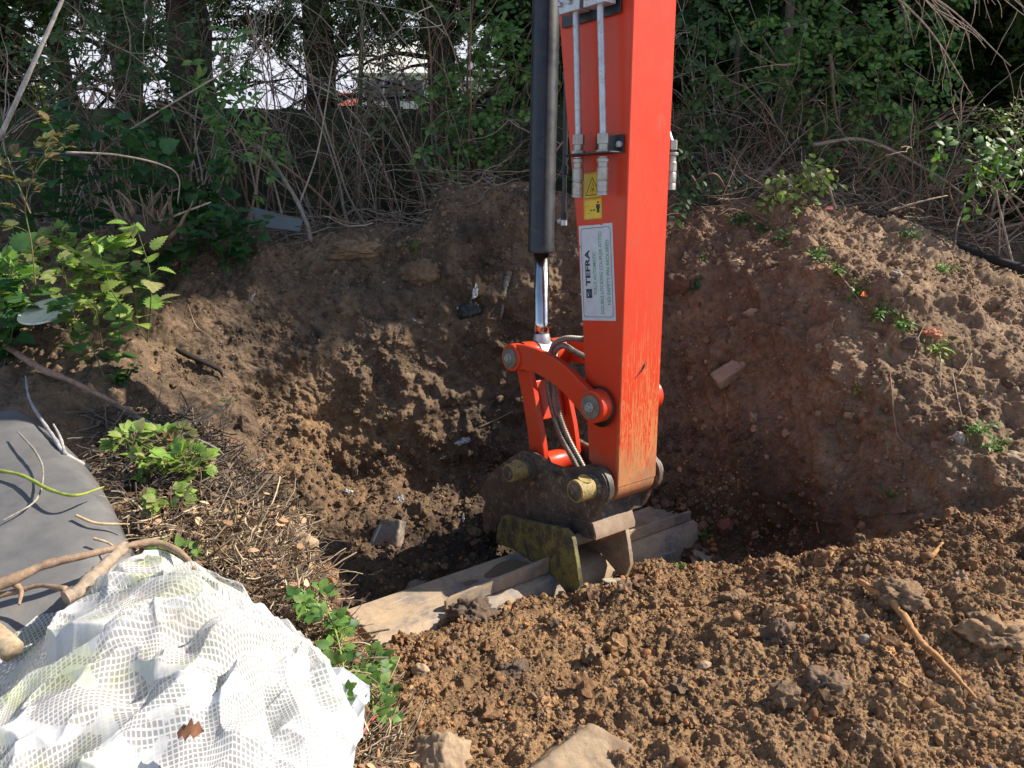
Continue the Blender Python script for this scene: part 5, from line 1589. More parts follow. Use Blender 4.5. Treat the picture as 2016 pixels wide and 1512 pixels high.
mass([(1390, 150, 65, 5.0), (1370, 60, 60, 5.2), (1400, 260, 42, 5.0), (1365, 215, 36, 4.9)], (1.5, 5.1), 'leafy shoots close to the right side of the dipper', gk='hedge', per=26)
mass([(1500, 70, 90, 5.3), (1560, 160, 70, 5.4), (1620, 60, 100, 5.4), (1470, 150, 50, 5.2), (1600, 230, 55, 5.4)], (2.1, 5.5), 'broad leafy shrub over the slanting trunk', gk='bright', per=20)
mass([(1700, 40, 80, 5.2), (1760, 110, 90, 5.2), (1690, 170, 70, 5.1), (1800, 200, 80, 5.1), (1840, 90, 70, 5.3)], (2.75, 5.3), 'largest green leafy shrub at the top right', gk='bright', per=20)
mass([(1740, 270, 75, 5.0), (1820, 290, 60, 4.9), (1660, 270, 60, 5.1), (1600, 320, 40, 5.0)], (2.5, 5.0), 'green leafy shrub hanging low over the mound', gk='bright', per=20)
mass([(1900, 290, 40, 4.3), (1960, 330, 45, 4.2), (1990, 290, 35, 4.2), (1910, 350, 40, 4.3)], (2.95, 4.4), 'sparse shrub with round leaflets at the right edge', kind='oval', gk='bright', per=22, size=.05)
mass([(1990, 245, 38, 4.6), (1950, 250, 26, 4.6)], (3.3, 4.7), 'sprig of yellow-green conifer at the right edge', kind='elder', gk='lime', per=70, size=.028)
# low sprigs along the crest
mass([(1580, 390, 34, 4.35), (1545, 385, 20, 4.35)], (1.75, 4.4), 'small bright leafy seedling on the crest of the mound', kind='oval', gk='lime', per=80, size=.045, name='seedling', cat='seedling')
mass([(1385, 385, 40, 4.5), (1350, 370, 25, 4.5)], (1.2, 4.6), 'grey-green seedling on the crest beside the dipper', kind='oval', gk='nettle', per=50, size=.04, name='seedling', cat='seedling')

# ------------------------------------------------------------------ nettles
def nettle(px, py, Y, h, label, size=.11, gk='nettle', lean=(0, 0)):
    b = Wp(px, py, Y); b[2] = zat(b[0], b[1])
    top = Wp(px + lean[0], py - h, Y)
    pl = Plant()
    for k in range(3):
        bb_ = b + np.array([PR.gauss(0, .05), PR.gauss(0, .05), 0])
        e = top + np.array([PR.gauss(0, .08), PR.gauss(0, .08), PR.gauss(0, .05)])
        s = spline([bb_, (bb_ + e) / 2 + rv(.03), e], 11)
        pl.stem(s, .0035, .002, (.12, .14, .06), 5)
        leafy(pl, s, 'nettle', gk, size, every=1, start=2, petiole=.45)
        for _ in range(4): pl.leaf(e, unit(rv(1)), unit(np.array([0, -.3, 1]) + rv(.3)), size * .6, gcol(gk) * 1.2, 'nettle')
    return pl.build('nettle', label, 'nettle', 'nettles growing on the left bank')
NE = [(20, 470, 4.2, 180, 'at the very left edge behind the olive bramble'), (90, 440, 4.3, 200, 'with its tips against the bare stems, second from the left'), (150, 470, 4.2, 190, 'behind the olive bramble'),
      (215, 450, 4.3, 210, 'tallest, below the mossy trunk'), (270, 440, 4.2, 170, 'left of the rotten stump'), (330, 420, 4.3, 150, 'behind the rotten stump'),
      (385, 430, 4.4, 110, 'at the right end of the nettle patch'), (330, 460, 4.05, 60, 'below the rotten stump'),
      (415, 440, 4.35, 60, 'low and bright beside the peeled stick'), (455, 470, 4.25, 45, 'single and low, left of the grey slab'), (0, 700, 3.2, 120, 'low at the left edge above the dark sheet')]
for px, py, Y, h, lab in NE:
    nettle(px, py, Y, h, 'dark green nettle ' + lab, size=.088 if Y > 4 else .08)
nettle(190, 700, 3.15, 90, 'sunlit pale green nettle drooping over the bank edge', .062, 'bright')
nettle(20, 620, 3.3, 120, 'sunlit nettle beside the cream lid', .10, 'bright')
nettle(255, 560, 3.4, 100, 'sunlit nettle right of the bright bramble', .09, 'lime')

# ------------------------------------------------------------------ brambles and other low plants
def bramble(stems, label, gk='lime', size=.04, n=5, kind='bramble', r=.003, name='bramble', palm=True, col=(.20, .17, .07), every=2, zup=(0, -.35, 1), group=None):
    """stems: list of control point lists in world space."""
    pl = Plant()
    for c in stems:
        s = spline(c, max(8, 5 * len(c)))
        pl.stem(s, r, r * .6, col, 6)
        for i in range(2, len(s), every):
            d = unit(s[i] - s[i - 1]); side = unit(np.cross(d, np.array([0, 0, 1]) + rv(.3))) * PR.choice((-1, 1))
            x = unit(side + d * .4 + np.array([0, 0, .5]) + rv(.2))
            q = s[i] + x * size * PR.uniform(.6, 1.2)
            pl.stem(np.array([s[i], (s[i] + q) / 2 + np.array([0, 0, .005]), q]), .0014, .001, col, 4)
            compound(pl, q, x, size * PR.uniform(.75, 1.15), kind, gk, n, zup, palm)
    return pl.build(name, label, 'bramble' if name == 'bramble' else 'plant', group)
def up(px, py, h, z_off=0.0):
    p, n = hit(px, py); return p + np.array([0, 0, h])
def arch(px, py, dx, h, L_):
    """A cane from ground point (px,py) rising h metres and arching toward dx (world offset)."""
    p, n = hit(px, py)
    e = p + np.array([dx[0], dx[1], h * .8])
    return [p, p + np.array([dx[0] * .3, dx[1] * .3, h * .9]), e]
bramble([[Wp(70, 560, 3.2), Wp(62, 480, 3.2), Wp(50, 400, 3.2), Wp(75, 320, 3.25)], [Wp(60, 420, 3.2), Wp(30, 350, 3.2), Wp(15, 310, 3.2)], [Wp(70, 340, 3.2), Wp(100, 300, 3.2), Wp(125, 295, 3.2)], [Wp(75, 320, 3.25), Wp(105, 285, 3.25), Wp(110, 265, 3.25)]], 'tall olive bramble with reddish stem at the left edge', 'olive', .055, 5, every=3)
bramble([arch(150, 640, (.02, -.05), .30, 0), arch(120, 620, (-.12, 0), .33, 0), arch(180, 620, (.10, -.1), .30, 0), arch(220, 640, (.1, 0), .26, 0), arch(100, 600, (.05, -.1), .35, 0), arch(150, 600, (.15, -.1), .22, 0), arch(200, 600, (.0, -.15), .35, 0), arch(120, 560, (.12, -.1), .25, 0), arch(170, 560, (-.1, -.12), .27, 0), arch(220, 560, (.05, -.18), .22, 0), arch(140, 660, (.12, -.08), .16, 0), arch(240, 590, (.08, -.1), .22, 0), arch(80, 640, (-.05, -.1), .25, 0)], 'dense lime bramble lit by the sun above the cream lid', 'lime', .046, 5, every=1)
bramble([arch(250, 620, (.14, -.02), .20, 0), arch(270, 640, (.1, .05), .22, 0), arch(230, 600, (.0, .1), .28, 0)], 'sunlit green bramble at the edge above the brown wall', 'bright', .042, 5, every=1)
bramble([arch(300, 960, (.02, .0), .10, 0), arch(340, 960, (.08, .02), .12, 0), arch(370, 970, (.06, -.03), .12, 0), arch(280, 930, (-.05, .02), .12, 0), arch(330, 1010, (.04, -.05), .07, 0), arch(320, 930, (.0, .05), .12, 0)], 'olive and lime bramble clump in the middle of the dead litter', 'lime', .044, 5, every=1)
bramble([arch(350, 930, (.05, .02), .14, 0), arch(390, 960, (.03, .03), .12, 0)], 'bronze bramble shoot beside the lime clump in the litter', 'olive', .036, 5, every=1)
bramble([arch(370, 1130, (.02, -.02), .07, 0), arch(330, 1120, (-.02, .0), .06, 0)], 'little green bramble behind the top of the white net', 'bright', .032, 3, every=2)
bramble([[up(690, 1510, 0), up(685, 1400, .14), up(660, 1310, .17), up(625, 1240, .10)], [up(740, 1480, .0), up(735, 1400, .09), up(715, 1340, .07)], [up(660, 1330, .14), up(690, 1320, .10)], [up(650, 1290, .14), up(600, 1280, .14)], [up(690, 1380, .10), up(735, 1370, .10), up(750, 1350, .06)], [up(745, 1440, .03), up(755, 1390, .07), up(735, 1350, .07)], [up(700, 1450, .05), up(640, 1420, .16)]], 'thorny bramble arching over the right corner of the white net', 'bright', .036, 3, every=1, col=(.22, .30, .07))
bramble([[up(360, 1520, .12), up(450, 1480, .16), up(560, 1500, .14)], [up(340, 1540, .12), up(380, 1480, .15)], [up(600, 1520, .10), up(520, 1500, .15)], [up(440, 1500, .13), up(460, 1440, .17), up(500, 1390, .20)]], 'bramble trailing across the bottom edge in front of the net', 'bright', .036, 5, every=1, col=(.25, .17, .08))
bramble([[up(700, 1500, .05), up(740, 1460, .08), up(760, 1440, .05)]], 'bramble with a red stem at the bottom beside the brown rock', 'bright', .03, 3, r=.004, col=(.45, .12, .08), every=3)
# green thorny cane lying over the dark sheet
def cane(pts, r0, r1, col, label, name='bramble_cane', thorns=True):
    q = spline(pts, 50); mb = MB()
    add_tube(mb, q, np.linspace(r0, r1, 50) * (1 + .08 * np.sin(np.arange(50) * 1.9)), 8, col)
    if thorns:
        for i in range(2, 48, 2):
            d = unit(rv(1)); 
            add_tube(mb, np.array([q[i], q[i] + d * r0 * 2.2]), [r0 * .35, .0002], 4, col)
    return tag(mb.build(name, WOOD, loc=q[0]), label, 'cane')
# ------------------------------------------------------------------ dark plastic sheet and the white net on the left bank
def grid_surface(ctrl, nu, nv):
    C_ = np.array(ctrl)                              # rows, cols, 3
    A = np.array([spline(r, nu) for r in C_])
    return np.stack([spline(A[:, j], nv) for j in range(nu)], 1)      # nv, nu, 3
def sheet(name, P, mat, label, cat, thick=None, uvs=None):
    nv, nu = P.shape[:2]
    i, j = np.meshgrid(np.arange(nv - 1), np.arange(nu - 1), indexing='ij')
    q = (i * nu + j).ravel()
    F = np.stack([q, q + 1, q + nu + 1, q + nu], -1)
    mb = MB().add(P.reshape(-1, 3), F)
    o = mb.build(name, mat, uv=uvs, loc=P[nv // 2, nu // 2])
    if thick:
        s = o.modifiers.new('thickness', 'SOLIDIFY'); s.thickness = thick; s.offset = 0
    return tag(o, label, cat)
def Z(px, py, z): return atY(px, py, (z - CAM_H) / K(py))
m, nt, b = newmat('grey_plastic')
c_ = nt.nodes.new('ShaderNodeNewGeometry').outputs['Position']
n_ = noise(nt, c_, 7, 5, .65)
col_ = ramp(nt, n_, [(.3, (.10, .098, .097)), (.6, (.145, .138, .132)), (.8, (.20, .175, .15))])
sp_ = ramp(nt, noise(nt, c_, 90, 4, .8), [(.66, g(0)), (.70, g(.7))])
nt.links.new(mix(nt, sp_, col_, (.28, .22, .16)), b.inputs['Base Color'])
nt.links.new(ramp(nt, n_, [(.3, g(.45)), (.7, g(.7))]), b.inputs['Roughness'])
nt.links.new(bump(nt, n_, .2, .01), b.inputs['Normal'])
GPL = m
ctrl_ = [[Z(-420, 880, .30), Z(-150, 850, .40), Z(0, 812, .44), Z(45, 815, .42), Z(75, 835, .36), Z(88, 850, .30)],
         [Z(-420, 900, .40), Z(-150, 880, .42), Z(0, 850, .445), Z(90, 862, .43), Z(130, 880, .37), Z(150, 905, .30)],
         [Z(-420, 960, .41), Z(-150, 950, .425), Z(0, 925, .44), Z(130, 935, .43), Z(185, 950, .38), Z(205, 975, .30)],
         [Z(-420, 1060, .39), Z(-150, 1050, .41), Z(0, 1030, .42), Z(165, 1030, .41), Z(228, 1035, .37), Z(250, 1062, .29)],
         [Z(-420, 1180, .36), Z(-150, 1170, .38), Z(0, 1150, .385), Z(165, 1120, .375), Z(240, 1095, .34), Z(270, 1110, .28)],
         [Z(-420, 1330, .33), Z(-150, 1300, .34), Z(0, 1260, .34), Z(140, 1210, .33), Z(230, 1160, .31), Z(270, 1150, .27)]]
P_ = grid_surface(ctrl_, 140, 120)
P_[..., 2] += fbm(P_ * 3.0, 2) * .008
sheet('plastic_cover', P_, GPL, 'dark grey smooth plastic cover with rounded edge, scattered with twigs and shadows', 'cover', .006)

def net_material():
    m, nt, b = newmat('reinforced_net')
    uv = nt.nodes.new('ShaderNodeTexCoord').outputs['UV']
    sp = nt.nodes.new('ShaderNodeSeparateXYZ'); nt.links.new(uv, sp.inputs[0])
    def line(o):
        f = mth(nt, 'FRACT', o)
        return mth(nt, 'LESS_THAN', f, .30)
    ln = mth(nt, 'MAXIMUM', line(sp.outputs[0]), line(sp.outputs[1]))
    c = nt.nodes.new('ShaderNodeNewGeometry').outputs['Position']
    st = noise(nt, c, 6, 4, .6)
    patch = ramp(nt, noise(nt, c, 5.5, 2, .5, .8), [(.605, g(0)), (.612, g(1))])     # places where the film lies doubled and reads solid
    dirt = ramp(nt, noise(nt, c, 14, 5, .7), [(.58, g(0)), (.80, g(.5))])
    sepw = nt.nodes.new('ShaderNodeSeparateXYZ'); nt.links.new(c, sepw.inputs[0])
    lx = nt.nodes.new('ShaderNodeMapRange'); lx.inputs['From Min'].default_value = -.55; lx.inputs['From Max'].default_value = -.85
    nt.links.new(sepw.outputs[0], lx.inputs[0])
    algae = mth(nt, 'MULTIPLY', ramp(nt, noise(nt, c, 7, 4, .6), [(.46, g(0)), (.62, g(.55))]), lx.outputs[0], True)
    white = mix(nt, dirt, (.66, .65, .63), (.50, .42, .30))
    white = mix(nt, algae, white, (.50, .56, .22))
    nt.links.new(white, b.inputs['Base Color'])
    b.inputs['Roughness'].default_value = .45
    nt.links.new(bump(nt, ln, .5, .0015), b.inputs['Normal'])
    tr = nt.nodes.new('ShaderNodeBsdfTranslucent'); nt.links.new(white, tr.inputs['Color'])
    m1 = nt.nodes.new('ShaderNodeMixShader'); m1.inputs[0].default_value = .25
    nt.links.new(b.outputs[0], m1.inputs[1]); nt.links.new(tr.outputs[0], m1.inputs[2])
    tp = nt.nodes.new('ShaderNodeBsdfTransparent')
    m2 = nt.nodes.new('ShaderNodeMixShader')
    fac = mth(nt, 'MAXIMUM', ln, mth(nt, 'ADD', mth(nt, 'MULTIPLY', patch, .45), .48))
    nt.links.new(fac, m2.inputs[0]); nt.links.new(tp.outputs[0], m2.inputs[1]); nt.links.new(m1.outputs[0], m2.inputs[2])
    nt.links.new(m2.outputs[0], nt.nodes['Material Output'].inputs['Surface'])
    return m
NET = net_material()
def film_mat():
    m, nt, b = newmat('white_film')
    b.inputs['Base Color'].default_value = (.55, .55, .56, 1); b.inputs['Roughness'].default_value = .35
    return m
FILM = film_mat()
def cloth(name, ctrl, nu, nv, label, cell, amp, seed, mat=NET, folds=1.0):
    P = grid_surface(ctrl, nu, nv)
    # UV by arc length so the cells stay square
    du_ = np.linalg.norm(np.diff(P, axis=1), axis=2).mean(0); dv_ = np.linalg.norm(np.diff(P, axis=0), axis=2).mean(1)
    uu = np.concatenate([[0], np.cumsum(du_)]) / cell; vv = np.concatenate([[0], np.cumsum(dv_)]) / cell
    U, V = np.meshgrid(uu, vv)
    c = P[..., :2]
    cx, cy = c[..., 0], c[..., 1]
    # folds: long creases that fan out from a pinched point, plus soft buckles
    a = math.radians(35)
    s = cx * math.cos(a) + cy * math.sin(a); t = -cx * math.sin(a) + cy * math.cos(a)
    q = np.stack([s * 1.0, t * 5.5, 0 * s + seed], -1)
    f1 = 0.5 - np.abs(perlin(q + .8 * fbm(np.stack([s * 3, t * 3, 0 * s], -1), 2)[..., None])) * 2
    q2 = np.stack([cx * 7, cy * 4, 0 * s + seed + 9], -1)
    f2 = 0.5 - np.abs(perlin(q2 + .6)) * 2
    f3 = fbm(np.stack([cx * 16, cy * 16, 0 * s + seed], -1), 3)
    P = P.copy()
    pp = Z(600, 1285, .28)
    rx_, ry_ = cx - pp[0], cy - pp[1]
    rr_ = np.sqrt(rx_ ** 2 + ry_ ** 2); an_ = np.arctan2(ry_, rx_)
    fan = 0.5 - np.abs((((an_ * 2.6 + .5 * fbm(np.stack([cx * 3, cy * 3, 0 * s + seed], -1), 2)) % 1.0) - .5)) * 2
    P[..., 2] += amp * 1.1 * fan * np.clip(rr_ / .16, 0, 1) * np.clip(1.5 - rr_ / .6, 0, 1)
    q4 = np.stack([s * 2.2, t * 13.0, 0 * s + seed + 21], -1) + .9 * fbm(np.stack([s * 4, t * 4, 0 * s], -1), 2)[..., None]
    cr = np.clip(1 - np.abs(perlin(q4)) * 3.2, 0, 1) ** 2
    P[..., 2] += amp * .30 * cr
    P[..., 2] += amp * (1.0 * f1 + .15 * f2) * folds + .003 * f3 + .014 * fbm(np.stack([cx * 2.6, cy * 2.6, 0 * s + seed + 3], -1), 2) * (amp > .01)
    P[..., 0] += amp * .5 * f2; 
    uvs = np.stack([U + .35 * fbm(np.stack([cx * 5, cy * 5, 0 * s], -1), 2), V + .35 * fbm(np.stack([cx * 5, cy * 5, 0 * s + 5], -1), 2)], -1).reshape(-1, 2)
    return sheet(name, P, mat, label, 'net', None, uvs)
cloth('plastic_netting', [
    [Z(-330, 1420, .28), Z(-60, 1395, .30), Z(110, 1225, .34), Z(215, 1135, .38), Z(325, 1092, .40), Z(430, 1140, .36), Z(520, 1205, .31), Z(585, 1262, .26)],
    [Z(-330, 1480, .36), Z(-60, 1425, .40), Z(100, 1285, .44), Z(220, 1190, .49), Z(330, 1150, .50), Z(440, 1190, .46), Z(540, 1250, .38), Z(640, 1310, .27)],
    [Z(-330, 1560, .38), Z(-60, 1500, .42), Z(100, 1370, .46), Z(230, 1290, .49), Z(350, 1260, .50), Z(450, 1270, .47), Z(560, 1330, .40), Z(690, 1380, .27)],
    [Z(-330, 1680, .36), Z(-60, 1620, .40), Z(90, 1500, .44), Z(230, 1420, .46), Z(360, 1390, .46), Z(470, 1400, .43), Z(590, 1430, .36), Z(700, 1450, .24)],
    [Z(-330, 1850, .32), Z(-60, 1800, .36), Z(90, 1680, .38), Z(220, 1620, .38), Z(370, 1560, .38), Z(480, 1550, .35), Z(600, 1540, .28), Z(680, 1530, .20)],
    [Z(-330, 2100, .24), Z(-60, 2050, .26), Z(90, 1900, .28), Z(230, 1850, .28), Z(380, 1760, .26), Z(490, 1720, .24), Z(600, 1660, .21), Z(660, 1620, .18)]],
    420, 360, 'crumpled white translucent plastic netting with square mesh, heaped on the left bank', .0088, .042, 3)
cloth('plastic_netting', [
    [Z(-100, 1340, .32), Z(0, 1265, .34), Z(60, 1220, .35), Z(110, 1180, .35), Z(145, 1160, .34)],
    [Z(-100, 1400, .31), Z(0, 1320, .33), Z(80, 1260, .335), Z(130, 1220, .33), Z(180, 1190, .32)],
    [Z(-100, 1460, .29), Z(0, 1390, .30), Z(100, 1310, .30), Z(160, 1260, .30), Z(240, 1220, .29)]], 120, 80,
    'flat corner of white netting showing under the dark branch at left', .0115, .006, 8)
cloth('plastic_netting', [
    [Z(470, 1310, .25), Z(560, 1270, .26), Z(640, 1300, .25), Z(722, 1345, .21)],
    [Z(470, 1400, .25), Z(560, 1380, .26), Z(640, 1380, .24), Z(716, 1400, .20)],
    [Z(470, 1500, .23), Z(560, 1480, .24), Z(630, 1470, .22), Z(705, 1470, .19)],
    [Z(470, 1600, .21), Z(560, 1570, .22), Z(620, 1540, .20), Z(690, 1520, .18)]], 160, 140,
    'solid white plastic film lying under the right corner of the netting', .02, .030, 12, FILM)

# ------------------------------------------------------------------ branches over the cover
DB = (.30, .20, .13)
def blob_branch(pts, r, label, col=DB, name='fallen_branch', n=10, k=60):
    q = spline(pts, k); rr = np.interp(np.linspace(0, 1, k), np.linspace(0, 1, len(r)), r)
    rr = rr * (1 + .30 * (fbm(q * 22, 4)))
    mb = MB(); add_tube(mb, q, rr, n, col, wob=.03)
    return tag(mb.build(name, WOOD, loc=q[0]), label, 'branch')
blob_branch([Z(-60, 1175, .45), Z(20, 1143, .46), Z(90, 1112, .47), Z(160, 1095, .47), Z(235, 1078, .45), Z(300, 1068, .43), Z(350, 1085, .42), Z(385, 1120, .40)], [.013, .013, .012, .010, .008, .010, .009, .006], 'long brown branch lying across the dark cover to the top of the net')
blob_branch([Z(128, 1178, .46), Z(160, 1160, .46), Z(205, 1115, .455), Z(245, 1075, .44)], [.018, .017, .016, .017], 'stout cut branch stub leaning against the long brown branch', (.33, .25, .18))
blob_branch([Z(-60, 1185, .42), Z(30, 1165, .43), Z(80, 1153, .44), Z(130, 1160, .44)], [.008, .007, .006, .007], 'thin brown branch running below the long brown branch')
blob_branch([Z(10, 1140, .455), Z(40, 1160, .44), Z(38, 1190, .43)], [.007, .006, .003], 'short forked spur under the long brown branch')
blob_branch([Z(-20, 925, .46), Z(40, 935, .47), Z(100, 965, .475), Z(150, 975, .475), Z(205, 958, .46)], [.006, .0058, .0055, .0045, .002], 'yellow-green bramble cane lying over the dark cover', (.30, .34, .06), 'bramble_cane')
blob_branch([Z(35, 850, .48), Z(70, 890, .48), Z(85, 930, .47), Z(70, 985, .455), Z(5, 1025, .45)], [.003, .004, .003, .003, .0015], 'thin grey twig across the dark cover, above the cane', (.30, .26, .2))
blob_branch([Z(175, 920, .36), Z(130, 895, .42), Z(105, 860, .44), Z(60, 790, .45), Z(50, 740, .46)], [.009, .008, .007, .005, .003], 'pale grey branch curving over the upper corner of the cover', (.36, .34, .32))
blob_branch([Z(128, 893, .43), Z(118, 860, .44), Z(105, 835, .45)], [.006, .005, .003], 'short upright fork of pale grey wood by the cover', (.36, .34, .32))
blob_branch([Z(10, 680, .50), Z(80, 725, .50), Z(140, 750, .47), Z(210, 785, .42), Z(270, 815, .38)], [.013, .013, .012, .008, .006], 'reddish-brown branch slanting down through the brambles', (.32, .19, .13))
blob_branch([Z(215, 790, .38), Z(290, 830, .36), Z(350, 850, .36), Z(420, 880, .33), Z(440, 895, .30)], [.007, .007, .006, .005, .003], 'grey branch lying along the bank edge above the litter', (.26, .22, .19))
blob_branch([Z(340, 835, .36), Z(400, 825, .35), Z(440, 800, .36), Z(460, 778, .36)], [.004, .0035, .003, .0015], 'thin grey fork reaching out over the pit', (.30, .27, .24))
blob_branch([Z(150, 1015, .43), Z(190, 1030, .42), Z(255, 1032, .40)], [.005, .004, .003], 'dry pale stalk lying on the edge of the cover', (.55, .38, .22))
blob_branch([Z(185, 1060, .42), Z(215, 1070, .41), Z(240, 1090, .40)], [.004, .003, .002], 'short curled dry stalk on the cover', (.50, .36, .22))
pole([Z(-60, 1200, .44), Z(-30, 1235, .44), Z(2, 1262, .43), Z(25, 1282, .42)], .027, .025, 'thick cut log at the left edge under the branches', (.40, .30, .19), 'log', 'log', 18, .012)
# thick root across the loose soil and other roots
def on_soil(pts, r, label, col, name='root', off=.6, k=70, wob=.05):
    q = line3(pts); q = spline(q, k); rr = np.interp(np.linspace(0, 1, k), np.linspace(0, 1, len(r)), r) * (1 + .2 * fbm(q * 28, 3))
    q = q + np.array([0, -.3, 1]) * (rr[:, None] * off)
    mb = MB(); add_tube(mb, q, rr, 9, col, wob=wob)
    return tag(mb.build(name, WOOD, loc=q[0]), label, 'root')
OR = (.42, .22, .09)
on_soil([(1688, 1152), (1715, 1172), (1755, 1200), (1785, 1240), (1810, 1275), (1850, 1310), (1880, 1340), (1920, 1378)], [.009, .012, .012, .011, .010, .009, .007, .003], 'long thick orange root lying across the loose soil at right', OR, off=2.2)
on_soil([(1628, 1110), (1638, 1090), (1648, 1078)], [.004, .004, .003], 'short orange root tip standing up on the crest of the soil', OR)
on_soil([(1820, 1108), (1835, 1095), (1855, 1070)], [.008, .009, .005], 'broken flat root piece near the top of the loose soil', OR)
on_soil([(1905, 1130), (1925, 1165), (1950, 1195), (1962, 1215)], [.003, .003, .0025, .001], 'thin orange root strand at the right of the loose soil', OR)
on_soil([(1900, 1150), (1935, 1165), (1980, 1180), (2016, 1188)], [.003, .003, .003, .002], 'thin orange strand running to the right edge', OR)
on_soil([(1380, 1142), (1420, 1140), (1460, 1148)], [.004, .004, .002], 'thin tan root on the crest near the bucket', OR)
on_soil([(1425, 770), (1432, 800), (1430, 840), (1433, 870)], [.004, .003, .0025, .001], 'pale root hanging below the muddy brick', OR)
on_soil([(1752, 735), (1755, 770), (1760, 820), (1768, 860), (1790, 880)], [.003, .0035, .003, .003, .001], 'thin root running down the middle of the mound face', (.34, .20, .10))
on_soil([(1745, 880), (1752, 905), (1750, 940)], [.004, .003, .002], 'orange root stub low on the mound face', OR)
on_soil([(1610, 1010), (1608, 1030), (1612, 1050)], [.006, .005, .004], 'hooked brown root at the foot of the mound', (.26, .15, .08))
on_soil([(1512, 760), (1520, 775), (1515, 785)], [.003, .004, .001], 'tiny orange root end on the mound face', OR)
on_soil([(945, 842), (975, 828), (1010, 810)], [.006, .005, .003], 'brown root lying against the far wall left of the coupler link', (.24, .16, .10))
on_soil([(1003, 540), (995, 570), (990, 610), (985, 630)], [.016, .013, .009, .003], 'shredded grey root hanging on the far wall beside the ram rod', (.20, .17, .14), off=1.0, wob=.2)
on_soil([(370, 600), (385, 640), (402, 655)], [.002, .0025, .001], 'fine orange rootlet on the left pit wall', (.42, .28, .16), off=1.5)
on_soil([(835, 470), (828, 520), (818, 560)], [.002, .002, .001], 'fine rootlet hanging from the crest above the hanging clod', (.30, .20, .12), off=1.5)

# hair roots scattered over the cut faces: nobody could count them
mb = MB()
for k in range(420):
    if k % 2: px, py = PR.uniform(350, 1020), PR.uniform(480, 950)
    else: px, py = PR.uniform(1310, 1850), PR.uniform(420, 1000)
    h, n = hit(px, py)
    t = wander(h + n * .004, n * .25 + np.array([PR.gauss(0, .5), 0, -1]), PR.uniform(.03, .14), 7, .3)
    add_tube(mb, t, np.linspace(.0009, .0004, 8) * PR.uniform(.8, 1.6), 3, np.array((.32, .22, .13)) * PR.uniform(.5, 1.3), cap=False)
tag(mb.build('rootlets', WOOD), 'fine hair roots hanging out of the cut faces of the pit', 'roots', kind='stuff')

# ------------------------------------------------------------------ dead litter on the left bank
def in_band(px, py):
    xr = np.interp(py, [820, 860, 950, 1050, 1120, 1200, 1260, 1350, 1512], [440, 500, 540, 600, 612, 645, 670, 745, 795])
    xl = np.interp(py, [820, 900, 1000, 1080, 1150, 1250, 1330, 1400, 1512], [180, 190, 255, 300, 400, 560, 640, 690, 690])
    return xl < px < xr
mb = MB(); lv = MB()
LP, LX, LZ, LS, LC = [], [], [], [], []
cnt = 0
while cnt < 8000:
    px, py = PR.uniform(180, 800), PR.uniform(820, 1530)
    if not in_band(px, py): continue
    cnt += 1
    h, n = hit(px, py)
    if h[1] > 3.3: continue
    if py > 1150 and px > 600: pass
    up_ = PR.uniform(.0, .045) * (.5 if px > 590 else 1) * (1.0 if PR.random() < .8 else 2)
    low = py < 1000
    c = np.array(PR.choice([(.42, .31, .20), (.30, .21, .13), (.58, .46, .32), (.22, .15, .10), (.14, .10, .07)] if not low else [(.20, .16, .12), (.13, .10, .08), (.28, .22, .17), (.09, .07, .05)])) * PR.uniform(.7, 1.2)
    d = unit(np.array([PR.gauss(0, 1), PR.gauss(0, 1), PR.gauss(0, .35)]))
    if cnt % 4:
        t = wander(h + n * up_, d, PR.uniform(.02, .15), 6, .16)
        add_tube(mb, t, np.full(7, PR.choice((.0007, .0012, .002, .0032))), 3, c, cap=False)
    else:
        LP.append(h + n * (up_ + .004)); LX.append(d); LZ.append(unit(n + rv(.6))); LS.append(PR.uniform(.012, .040)); LC.append(c * np.array([1.05, .85, .72]))
for kd in ('oval', 'haw', 'elder'):
    sel = [i for i in range(len(LP)) if i % 3 == ('oval', 'haw', 'elder').index(kd)]
    scatter(mb, *LT[kd], np.array(LP)[sel], np.array(LX)[sel], np.array(LZ)[sel], np.array(LS)[sel] * np.array([[1]]).ravel(), np.array(LC)[sel])
tag(mb.build('dead_litter', DRYLEAF), 'brown straw, dead leaves and shredded stalks covering the edge of the left bank', 'litter', kind='stuff')
# twiggy litter round the foot of the hedge
mb = MB()
for k in range(1500):
    if k % 2: px, py = PR.uniform(1330, 2030), 0; Y = PR.uniform(4.3, 5.6); x = X_at(px, Y)
    else: px = PR.uniform(-20, 1000); Y = PR.uniform(4.5, 6.0); x = X_at(px, Y)
    p = np.array([x, Y, zat(x, Y) + PR.uniform(.0, .10)])
    t = wander(p, (PR.gauss(0, 1), PR.gauss(0, 1), PR.gauss(.1, .3)), PR.uniform(.1, .5), 7, .2)
    add_tube(mb, t, np.linspace(.003, .001, 8) * PR.uniform(.5, 1.4), 4, bcol(), cap=False)
tag(mb.build('fallen_twigs', WOOD), 'dead twigs littering the ground under the hedge', 'twigs', kind='stuff')
